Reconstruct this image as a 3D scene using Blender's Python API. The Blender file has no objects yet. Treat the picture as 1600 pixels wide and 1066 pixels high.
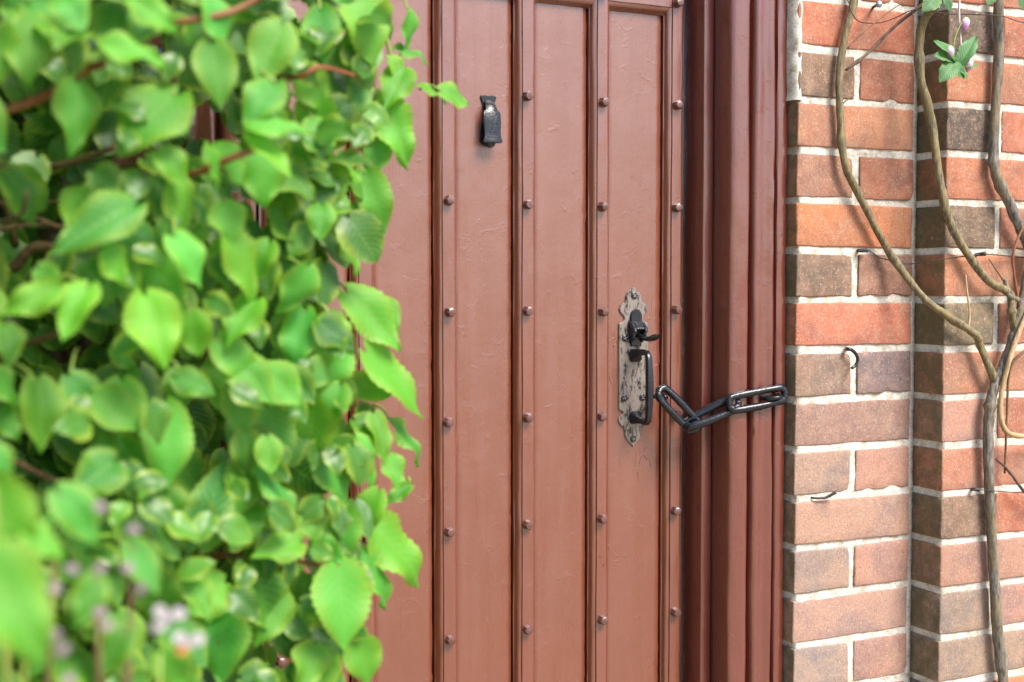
import bpy, bmesh, math, random
from mathutils import Vector, Matrix, noise

S = bpy.context.scene
C = S.collection
rad = math.radians

# ---------------------------------------------------------------- camera, sky, sun, exposure
cd = bpy.data.cameras.new('camera'); cam = bpy.data.objects.new('camera', cd); C.objects.link(cam)
cam.location = (-1.2161, -1.5817, 1.3)
cam.rotation_euler = (rad(90 - 2.355), 0, rad(-25.046))
cd.sensor_width = 36; cd.lens = 45
cd.clip_start = 0.02; cd.clip_end = 500
cd.dof.use_dof = True; cd.dof.focus_distance = 1.94; cd.dof.aperture_fstop = 2.8
S.camera = cam

SUN_AZ, SUN_EL = 23, 50          # degrees: to the right of the wall's outward normal, above the horizon
sdir = Vector((math.sin(rad(SUN_AZ)) * math.cos(rad(SUN_EL)), -math.cos(rad(SUN_AZ)) * math.cos(rad(SUN_EL)), math.sin(rad(SUN_EL))))
w = bpy.data.worlds.new('World'); S.world = w; w.use_nodes = True
nt = w.node_tree; bg = nt.nodes['Background']
sky = nt.nodes.new('ShaderNodeTexSky'); sky.sky_type = 'NISHITA'; sky.sun_disc = False
sky.sun_elevation = rad(SUN_EL); sky.sun_rotation = math.atan2(sdir.x, sdir.y)
sky.dust_density = 2.0; sky.air_density = 1.0; sky.ozone_density = 1.0
nt.links.new(sky.outputs[0], bg.inputs[0]); bg.inputs[1].default_value = 0.11
sl = bpy.data.lights.new('sun', 'SUN'); sun = bpy.data.objects.new('sun', sl); C.objects.link(sun)
sl.energy = 3.0; sl.angle = rad(24); sl.color = (1.0, 0.93, 0.84)
sun.rotation_euler = sdir.to_track_quat('Z', 'Y').to_euler(); sun.location = sdir * 8
vs = S.view_settings; vs.view_transform = 'Standard'; vs.look = 'None'; vs.gamma = 1.0; vs.use_curve_mapping = False
vs.exposure = 1.22

# ---------------------------------------------------------------- helpers
def srgb(r, g, b, k=1.0):
    f = lambda v: ((v / 255 + 0.055) / 1.055) ** 2.4 if v > 10 else v / 255 / 12.92
    return (f(r) * k, f(g) * k, f(b) * k, 1)

def wloc(p):
    v = Vector((0, 0, 0))
    while p is not None:
        v += p.location; p = p.parent
    return v

def mk(name, verts, faces, mat, parent=None, smooth=True, origin=None, autos=None):
    """one mesh object; verts in world metres, stored relative to its own origin"""
    o0 = Vector(origin) if origin is not None else (wloc(parent) if parent else Vector((0, 0, 0)))
    me = bpy.data.meshes.new(name)
    me.from_pydata([tuple(Vector(v) - o0) for v in verts], [], faces)
    me.materials.append(mat)
    if smooth: me.polygons.foreach_set('use_smooth', [True] * len(me.polygons))
    me.update()
    if autos: me.set_sharp_from_angle(angle=rad(autos))
    o = bpy.data.objects.new(name, me); C.objects.link(o)
    if parent:
        o.parent = parent; o.location = o0 - wloc(parent)
    else:
        o.location = o0
    return o

def thing(name, label, cat, loc, group=None):
    o = bpy.data.objects.new(name, None); C.objects.link(o); o.location = loc; o.empty_display_size = 0.05
    return tag(o, label, cat, group)

def tag(o, label, cat, group=None):
    o['label'] = label; o['category'] = cat; o['kind'] = 'thing'
    if group: o['group'] = group
    return o

def place(name, me, M, parent, color=None):
    o = bpy.data.objects.new(name, me); C.objects.link(o); o.parent = parent
    o.matrix_basis = Matrix.Translation(-wloc(parent)) @ M
    if color is not None: o.color = color
    return o

def nz(x, y, z, s=1.0): return noise.noise(Vector((x * s, y * s, z * s)))

def sweep(profile, z0, z1, n, amp=0.0, freq=6, axis='z', closed=False, seed=0):
    """profile [(a,b)] swept along an axis. axis z: (x,y)=profile; axis x: (y,z)=profile"""
    V = []; F = []; m = len(profile)
    for i in range(n + 1):
        t = z0 + (z1 - z0) * i / n
        for j, (a, b) in enumerate(profile):
            d1 = amp * nz(seed + j * .35, t * freq, 1.7); d2 = amp * nz(seed + 9 + j * .35, t * freq * 2.3, 4.2)
            V.append((a + d1, b + d2, t) if axis == 'z' else (t, a + d1, b + d2))
    for i in range(n):
        for j in range(m if closed else m - 1):
            k = (j + 1) % m
            F.append((i * m + j, i * m + k, (i + 1) * m + k, (i + 1) * m + j))
    if closed:
        F.append(tuple(range(m))[::-1]); F.append(tuple(range(n * m, n * m + m)))
    return V, F

def catmull(P, n=6):
    P = [Vector(p) for p in P]; out = []
    for i in range(len(P) - 1):
        a = P[i - 1] if i else P[0] * 2 - P[1]; b, c = P[i], P[i + 1]
        d = P[i + 2] if i + 2 < len(P) else P[-1] * 2 - P[-2]
        for k in range(n):
            t = k / n
            out.append(.5 * ((2 * b) + (c - a) * t + (2 * a - 5 * b + 4 * c - d) * t * t + (3 * b - a - 3 * c + d) * t ** 3))
    return out + [P[-1]]

def tube(P, r0, r1, sides=8, n=6, rough=0.0, smoothp=True, closed=False, knots=0.0, seed=0):
    Q = catmull(P, n) if smoothp else [Vector(p) for p in P]
    V = []; F = []; N = len(Q); up = None
    for i, q in enumerate(Q):
        a = Q[i - 1] if (i or closed) else Q[0]; b = Q[(i + 1) % N] if (i < N - 1 or closed) else Q[-1]
        t = (b - a).normalized()
        if up is None:
            up = Vector((0, 0, 1)) if abs(t.z) < .9 else Vector((1, 0, 0))
        s = t.cross(up).normalized(); up = s.cross(t).normalized()
        r = r0 + (r1 - r0) * i / max(1, N - 1)
        if knots: r *= 1 + knots * max(0, nz(seed, i * .33, 2.2)) ** 2 * 3
        for k in range(sides):
            an = 2 * math.pi * k / sides
            rr = r * (1 + rough * nz(seed + math.cos(an) * 1.3, i * .5, math.sin(an) * 1.3))
            V.append(q + s * (math.cos(an) * rr) + up * (math.sin(an) * rr))
    for i in range(N if closed else N - 1):
        for k in range(sides):
            j = (i + 1) % N; l = (k + 1) % sides
            F.append((i * sides + k, i * sides + l, j * sides + l, j * sides + k))
    if not closed:
        F.append(tuple(range(sides))[::-1]); F.append(tuple(range((N - 1) * sides, N * sides)))
    return V, F

def rbox(w_, h, d, r=.004, nx=7, nzz=4, ny=2, amp=.0012, seed=0, chip=False):
    """rounded uneven block: x -w/2..w/2, z -h/2..h/2, y 0 (front)..d"""
    def ax(L, n):
        inner = [-L / 2 + r + (L - 2 * r) * i / n for i in range(n + 1)]
        return [-L / 2, -L / 2 + r * .45] + inner + [L / 2 - r * .45, L / 2]
    rc = random.Random(int(seed * 977)); chips = []
    for q in range(rc.choice((0, 1, 1, 2)) if chip else 0):
        chips.append((Vector((rc.choice((-1, 1)) * w_ / 2 if rc.random() < .7 else rc.uniform(-w_ / 2, w_ / 2), 0, rc.choice((-1, 1)) * h / 2)), rc.uniform(.006, .013)))
    X = ax(w_, nx); Z = ax(h, nzz); Y = [0, r * .45, r] + [r + (d - r) * (i + 1) / ny for i in range(ny)]
    idx = {}; V = []; F = []
    def v(i, j, k):
        if (i, j, k) in idx: return idx[(i, j, k)]
        p = Vector((X[i], Y[j], Z[k]))
        c = Vector((max(-w_ / 2 + r, min(w_ / 2 - r, p.x)), max(r, p.y), max(-h / 2 + r, min(h / 2 - r, p.z))))
        e = p - c
        if e.length > 1e-9: p = c + e.normalized() * min(r, max(abs(e.x), abs(e.y), abs(e.z)) if r else 0)
        q = p * 1.0
        for f_, a_ in ((18, 1.0), (55, .8), (130, .6)):
            q += Vector((nz(p.x + seed, p.y, p.z, f_), nz(p.x, p.y + seed, p.z + 3, f_), nz(p.x + 7, p.y, p.z + seed, f_))) * amp * a_
        for cc, cr in chips:
            dd = (q - cc).length
            if dd < cr: q += (Vector((0, .03, 0)) - cc).normalized() * (cr - dd) * .42
        idx[(i, j, k)] = len(V); V.append(q); return idx[(i, j, k)]
    a, b, c = len(X) - 1, len(Y) - 1, len(Z) - 1
    for i in range(a):
        for k in range(c): F.append((v(i, 0, k), v(i + 1, 0, k), v(i + 1, 0, k + 1), v(i, 0, k + 1)))
    for j in range(b):
        for k in range(c):
            F.append((v(0, j + 1, k), v(0, j, k), v(0, j, k + 1), v(0, j + 1, k + 1)))
            F.append((v(a, j, k), v(a, j + 1, k), v(a, j + 1, k + 1), v(a, j, k + 1)))
        for i in range(a):
            F.append((v(i, j, c), v(i + 1, j, c), v(i + 1, j + 1, c), v(i, j + 1, c)))
            F.append((v(i, j + 1, 0), v(i + 1, j + 1, 0), v(i + 1, j, 0), v(i, j, 0)))
    return V, F

# ---------------------------------------------------------------- materials
class NT:
    def __init__(s, name):
        s.m = bpy.data.materials.new(name); s.m.use_nodes = True; s.t = s.m.node_tree
        s.b = s.t.nodes['Principled BSDF']; s.out = s.t.nodes['Material Output']
    def n(s, typ, **kw):
        o = s.t.nodes.new('ShaderNode' + typ)
        for k, v in kw.items():
            if k.startswith('i_'):
                key = k[2:]; o.inputs[int(key) if key.isdigit() else key.replace('_', ' ')].default_value = v
            else: setattr(o, k, v)
        return o
    def l(s, a, b): s.t.links.new(a, b)
    def ramp(s, fac, stops):
        r = s.n('ValToRGB'); s.l(fac, r.inputs[0]); e = r.color_ramp.elements
        while len(e) < len(stops): e.new(.5)
        for q, (p, c) in zip(e, stops): q.position = p; q.color = c if len(c) == 4 else (*c, 1)
        return r.outputs[0]
    def mix(s, f, a, b, mode='MIX'):
        m = s.n('Mix', data_type='RGBA', blend_type=mode)
        for v, i in ((f, 0), (a, 6), (b, 7)):
            if hasattr(v, 'links') or hasattr(v, 'is_linked'): s.l(v, m.inputs[i])
            else: m.inputs[i].default_value = v
        return m.outputs[2]
    def coords(s, scale=(1, 1, 1), perobj=False, kind='Object'):
        tc = s.n('TexCoord'); mp = s.n('Mapping'); mp.inputs['Scale'].default_value = scale
        s.l(tc.outputs[kind], mp.inputs[0])
        if perobj:
            oi = s.n('ObjectInfo'); mul = s.n('Math', operation='MULTIPLY', i_1=37.0); s.l(oi.outputs['Random'], mul.inputs[0])
            cx = s.n('CombineXYZ'); s.l(mul.outputs[0], cx.inputs[0]); s.l(mul.outputs[0], cx.inputs[2]); s.l(cx.outputs[0], mp.inputs['Location'])
        return mp.outputs[0]
    def noise(s, vec, scale, detail=4, rough=.55, dist=0):
        q = s.n('TexNoise', i_Scale=scale, i_Detail=detail, i_Roughness=rough, i_Distortion=dist); s.l(vec, q.inputs['Vector']); return q.outputs['Fac']
    def bump(s, h, strength, dist, prev=None):
        b = s.n('Bump', i_Strength=strength, i_Distance=dist); s.l(h, b.inputs['Height'])
        if prev: s.l(prev, b.inputs['Normal'])
        return b.outputs[0]
    def set(s, **kw):
        for k, v in kw.items():
            i = s.b.inputs[k.replace('_', ' ')]
            if hasattr(v, 'is_linked'): s.l(v, i)
            else: i.default_value = v
        return s.m

def paint_mat(name, base, rough=.34, lump=1.0, coat=1.0):
    t = NT(name); v = t.coords(perobj=True); vb = t.coords((1, 1, .05), perobj=True)
    big = t.noise(v, 5, 3); fine = t.noise(vb, 420, 2, .6); mid = t.noise(v, 75, 4, .6); dirt = t.noise(v, 26, 6, .7)
    dark = tuple(c * .86 for c in base[:3]) + (1,); lite = (base[0] * 1.08, base[1] * 1.12, base[2] * 1.14, 1)
    col = t.mix(big, dark, lite)
    vo = t.n('TexVoronoi', i_Scale=34.0, i_Randomness=1.0); t.l(v, vo.inputs['Vector'])
    chip = t.ramp(vo.outputs['Distance'], [(.0, (1, 1, 1)), (.055, (1, 1, 1)), (.075, (0, 0, 0))])
    gate = t.ramp(t.noise(v, 9, 2), [(.56, (0, 0, 0)), (.62, (1, 1, 1))])
    chipm = t.mix(1.0, chip, gate, 'MULTIPLY')
    col = t.mix(t.ramp(dirt, [(.60, (0, 0, 0)), (.80, (.35, .35, .35))]), col, (base[0] * .6, base[1] * .6, base[2] * .6, 1))
    col = t.mix(chipm, col, (base[0] * .45, base[1] * .4, base[2] * .4, 1))
    b = t.bump(fine, .22, .0012); b = t.bump(mid, .13 * lump, .0024, b); b = t.bump(t.noise(v, 190, 3, .6), .07 * lump, .0014, b)
    b = t.bump(t.ramp(t.noise(v, 30, 5, .7, 1.2), [(.58, (0, 0, 0)), (.70, (1, 1, 1))]), .20 * lump, .0016, b)
    b = t.bump(chipm, -.5, .001, b)
    ro = t.ramp(t.noise(t.coords((1, 1, .08), perobj=True), 60, 4), [(.35, (rough - .10,) * 3), (.65, (rough + .14,) * 3)])
    return t.set(Base_Color=col, Roughness=ro, Normal=b, Specular_IOR_Level=.85, Coat_Weight=coat, Coat_Roughness=.32, Coat_IOR=1.65, Coat_Normal=b)

PAINT = (.158, .038, .017, 1)
M_door = paint_mat('door_paint', PAINT, .36, 1.0)
M_batten = paint_mat('batten_paint', (.150, .034, .016, 1), .30, .8)
M_frame = paint_mat('frame_paint', (.128, .028, .018, 1), .20, 1.0, .6)
M_stud = paint_mat('stud_paint', (.10, .030, .024, 1), .42, .6, .3)

t = NT('brick'); oi = t.n('ObjectInfo'); v = t.coords(perobj=True); vl = t.coords()
a = t.noise(v, 11, 3, .5, .4); b_ = t.noise(v, 48, 8, .72); c_ = t.noise(v, 380, 4, .75); d_ = t.noise(v, 15, 6, .7)
sp_ = t.noise(v, 210, 7, .8)
dk = t.mix(1.0, oi.outputs['Color'], (.60, .72, .92, 1), 'MULTIPLY')
col = t.mix(t.ramp(a, [(.46, (0, 0, 0)), (.60, (.6, .6, .6))]), oi.outputs['Color'], dk)
col = t.mix(t.ramp(b_, [(.46, (0, 0, 0)), (.66, (.45, .45, .45))]), col, (.46, .29, .20, 1))
col = t.mix(t.ramp(b_, [(.32, (.35, .35, .35)), (.46, (0, 0, 0))]), col, (.14, .10, .075, 1))
col = t.mix(t.ramp(d_, [(.52, (0, 0, 0)), (.74, (.32, .32, .32))]), col, (.44, .36, .27, 1))
col = t.mix(t.ramp(sp_, [(.55, (0, 0, 0)), (.64, (.7, .7, .7))]), col, (.58, .46, .34, 1))
col = t.mix(t.ramp(sp_, [(.34, (.65, .65, .65)), (.42, (0, 0, 0))]), col, (.09, .065, .05, 1))
col = t.mix(t.ramp(c_, [(.36, (.55, .55, .55)), (.47, (0, 0, 0))]), col, (.12, .07, .05, 1))
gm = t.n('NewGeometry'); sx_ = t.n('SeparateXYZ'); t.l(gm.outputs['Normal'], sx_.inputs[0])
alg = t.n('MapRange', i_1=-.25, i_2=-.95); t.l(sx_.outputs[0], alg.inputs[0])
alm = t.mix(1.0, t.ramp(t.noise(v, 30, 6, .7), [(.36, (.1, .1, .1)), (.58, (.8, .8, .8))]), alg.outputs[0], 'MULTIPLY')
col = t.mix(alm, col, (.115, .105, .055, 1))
col = t.mix(t.ramp(t.noise(v, 22, 7, .75), [(.56, (0, 0, 0)), (.68, (.25, .25, .25))]), col, (.33, .30, .17, 1))
nb = t.bump(c_, .55, .0016); nb = t.bump(sp_, .5, .002, nb); nb = t.bump(b_, .4, .003, nb)
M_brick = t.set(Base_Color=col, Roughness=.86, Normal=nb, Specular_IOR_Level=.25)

t = NT('lime_mortar'); v = t.coords()
n1 = t.noise(v, 60, 8, .75); n2 = t.noise(v, 300, 5, .75); n3 = t.noise(v, 9, 3)
col = t.mix(n3, (.58, .55, .49, 1), (.70, .675, .63, 1))
col = t.mix(t.ramp(n1, [(.48, (0, 0, 0)), (.62, (.75, .75, .75))]), col, (.36, .31, .20, 1))
col = t.mix(t.ramp(n2, [(.34, (.85, .85, .85)), (.46, (0, 0, 0))]), col, (.20, .17, .13, 1))
nb = t.bump(n2, .6, .0018); nb = t.bump(n1, .6, .0035, nb)
M_mortar = t.set(Base_Color=col, Roughness=.95, Normal=nb, Specular_IOR_Level=.15)

t = NT('black_iron'); v = t.coords(perobj=True)
n1 = t.noise(v, 160, 5, .65); n2 = t.noise(v, 38, 4)
col = t.mix(t.ramp(n1, [(.56, (0, 0, 0)), (.74, (.8, .8, .8))]), (.006, .009, .015, 1), (.035, .036, .042, 1))
nb = t.bump(n1, .45, .0012); nb = t.bump(n2, .3, .002, nb)
M_iron = t.set(Base_Color=col, Roughness=.26, Normal=nb, Specular_IOR_Level=.55)

t = NT('worn_plate_painted_sheen'); v = t.coords(); vs_ = t.coords((1, 1, .4))
n1 = t.noise(vs_, 170, 7, .75); n2 = t.noise(v, 420, 3, .6)
col = t.mix(t.ramp(n1, [(.40, (1, 1, 1)), (.50, (0, 0, 0))]), (.25, .215, .195, 1), (.022, .02, .022, 1))  # pale base paints in reflected bright surroundings, along with wear on the black metal
nb = t.bump(n1, .35, .0015); nb = t.bump(n2, .2, .001, nb)
M_plate = t.set(Base_Color=col, Roughness=.33, Normal=nb, Metallic=.35)
M_dark = NT('dark_timber').set(Base_Color=(.022, .013, .011, 1), Roughness=.8)

def bark(name, c1, c2, sc=1.0, rough=.75):
    t = NT(name); v = t.coords((1, 1, .22), perobj=True); v2 = t.coords(perobj=True)
    n1 = t.noise(v, 240 * sc, 5, .7); n2 = t.noise(v2, 22, 3)
    col = t.mix(t.ramp(n1, [(.38, (0, 0, 0)), (.62, (1, 1, 1))]), c1, c2)
    col = t.mix(t.ramp(n2, [(.45, (0, 0, 0)), (.7, (.5, .5, .5))]), col, (.22, .16, .05, 1))
    return t.set(Base_Color=col, Roughness=rough, Normal=t.bump(n1, .7, .002))
M_stem = bark('clematis_bark', (.07, .055, .03, 1), (.25, .205, .11, 1))
M_trunk = bark('clematis_trunk_bark', (.06, .053, .048, 1), (.24, .215, .185, 1))
M_tan = bark('tan_shoot_bark', (.36, .23, .12, 1), (.55, .40, .24, 1))
M_twig = bark('dark_twig', (.045, .022, .022, 1), (.13, .07, .055, 1))
M_pale = bark('pale_shoot', (.42, .36, .33, 1), (.55, .50, .46, 1))
M_red = bark('red_brown_stem', (.16, .032, .014, 1), (.30, .085, .035, 1), 1, .5)
M_brown = bark('brown_twig', (.07, .035, .018, 1), (.20, .11, .06, 1))
M_green = NT('green_stalk').set(Base_Color=(.22, .30, .05, 1), Roughness=.5)
M_wire = NT('rusty_wire').set(Base_Color=(.035, .028, .028, 1), Roughness=.6)
M_steel = NT('zinc_nail').set(Base_Color=(.35, .38, .45, 1), Roughness=.4, Metallic=.6)

def leaf_mat(name, island=False, margin=(.36, .47, .035, 1), trans=.42):
    t = NT(name)
    if island:
        g = t.n('NewGeometry'); base = t.ramp(g.outputs['Random Per Island'], [(0, (.030, .13, .015)), (.6, (.06, .22, .022)), (1, (.12, .34, .04))]); rnd = g.outputs['Random Per Island']
    else:
        oi = t.n('ObjectInfo'); base = oi.outputs['Color']; rnd = oi.outputs['Random']
    uv = t.n('UVMap'); sep = t.n('SeparateXYZ'); t.l(uv.outputs[0], sep.inputs[0])
    # u = 0 at the midrib, 1 at the margin
    u = sep.outputs[0]; vv = sep.outputs[1]
    edge = t.ramp(u, [(.45, (0, 0, 0)), (1.0, (.9, .9, .9))])
    v = t.coords(perobj=not island)
    blot = t.ramp(t.noise(v, 38, 3), [(.38, (0, 0, 0)), (.60, (1, 1, 1))])
    col = t.mix(t.mix(1.0, edge, blot, 'MULTIPLY'), base, margin)
    # side veins: stripes along v - .45u
    m1 = t.n('Math', operation='MULTIPLY', i_1=-.32); t.l(u, m1.inputs[0])
    ad = t.n('Math', operation='ADD'); t.l(vv, ad.inputs[0]); t.l(m1.outputs[0], ad.inputs[1])
    fr = t.n('Math', operation='PINGPONG', i_1=.055); t.l(ad.outputs[0], fr.inputs[0])
    vein = t.ramp(fr.outputs[0], [(0, (1, 1, 1)), (.02, (0, 0, 0))])
    mid = t.ramp(u, [(0, (1, 1, 1)), (.05, (0, 0, 0))])
    vm = t.mix(1.0, vein, mid, 'LIGHTEN')
    sf = t.mix(1.0, vm, (.5, .5, .5, 1), 'MULTIPLY')
    col = t.mix(sf, col, (.26, .46, .10, 1))
    nb = t.bump(vm, -.8, .003); nb = t.bump(t.noise(v, 90, 4), .35, .003, nb)
    t.set(Base_Color=col, Roughness=.42, Normal=nb, Specular_IOR_Level=.55, Coat_Weight=.12, Coat_Roughness=.3)
    tr = t.n('BsdfTranslucent'); t.l(t.mix(1.0, col, (1.25, 1.4, .7, 1), 'MULTIPLY'), tr.inputs[0]); t.l(nb, tr.inputs['Normal'])
    mx = t.n('MixShader', i_0=trans); t.l(t.b.outputs[0], mx.inputs[1]); t.l(tr.outputs[0], mx.inputs[2]); t.l(mx.outputs[0], t.out.inputs[0])
    return t.m
M_leaf = leaf_mat('hydrangea_leaf')
M_leafs = leaf_mat('hydrangea_leaf_mass', True)
M_cleaf = leaf_mat('clematis_leaf', margin=(.10, .27, .06, 1), trans=.25)
def petal_mat(name, col, tr=.3):
    t = NT(name); t.set(Base_Color=col, Roughness=.6)
    q = t.n('BsdfTranslucent'); q.inputs[0].default_value = col; mx = t.n('MixShader', i_0=tr)
    t.l(t.b.outputs[0], mx.inputs[1]); t.l(q.outputs[0], mx.inputs[2]); t.l(mx.outputs[0], t.out.inputs[0]); return t.m
M_petal = petal_mat('white_petal', (.42, .38, .41, 1)); M_orange = petal_mat('orange_petal', (.62, .20, .06, 1))
M_mauve = petal_mat('faded_mauve_petal', (.26, .19, .22, 1))
t = NT('bud_skin'); v = t.coords(kind='Generated'); sp = t.n('SeparateXYZ'); t.l(v, sp.inputs[0])
M_bud = t.set(Base_Color=t.ramp(sp.outputs[2], [(.0, (.40, .14, .40)), (.45, (.62, .34, .55)), (.8, (.62, .52, .50)), (1, (.25, .36, .10))]), Roughness=.55)
t = NT('gravel'); v = t.coords(); vo = t.n('TexVoronoi', i_Scale=60.0); t.l(v, vo.inputs['Vector'])
M_ground = t.set(Base_Color=t.mix(t.noise(v, 3, 4), (.34, .27, .19, 1), (.46, .37, .27, 1)), Roughness=.95, Normal=t.bump(vo.outputs['Distance'], .8, .02))

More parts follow.
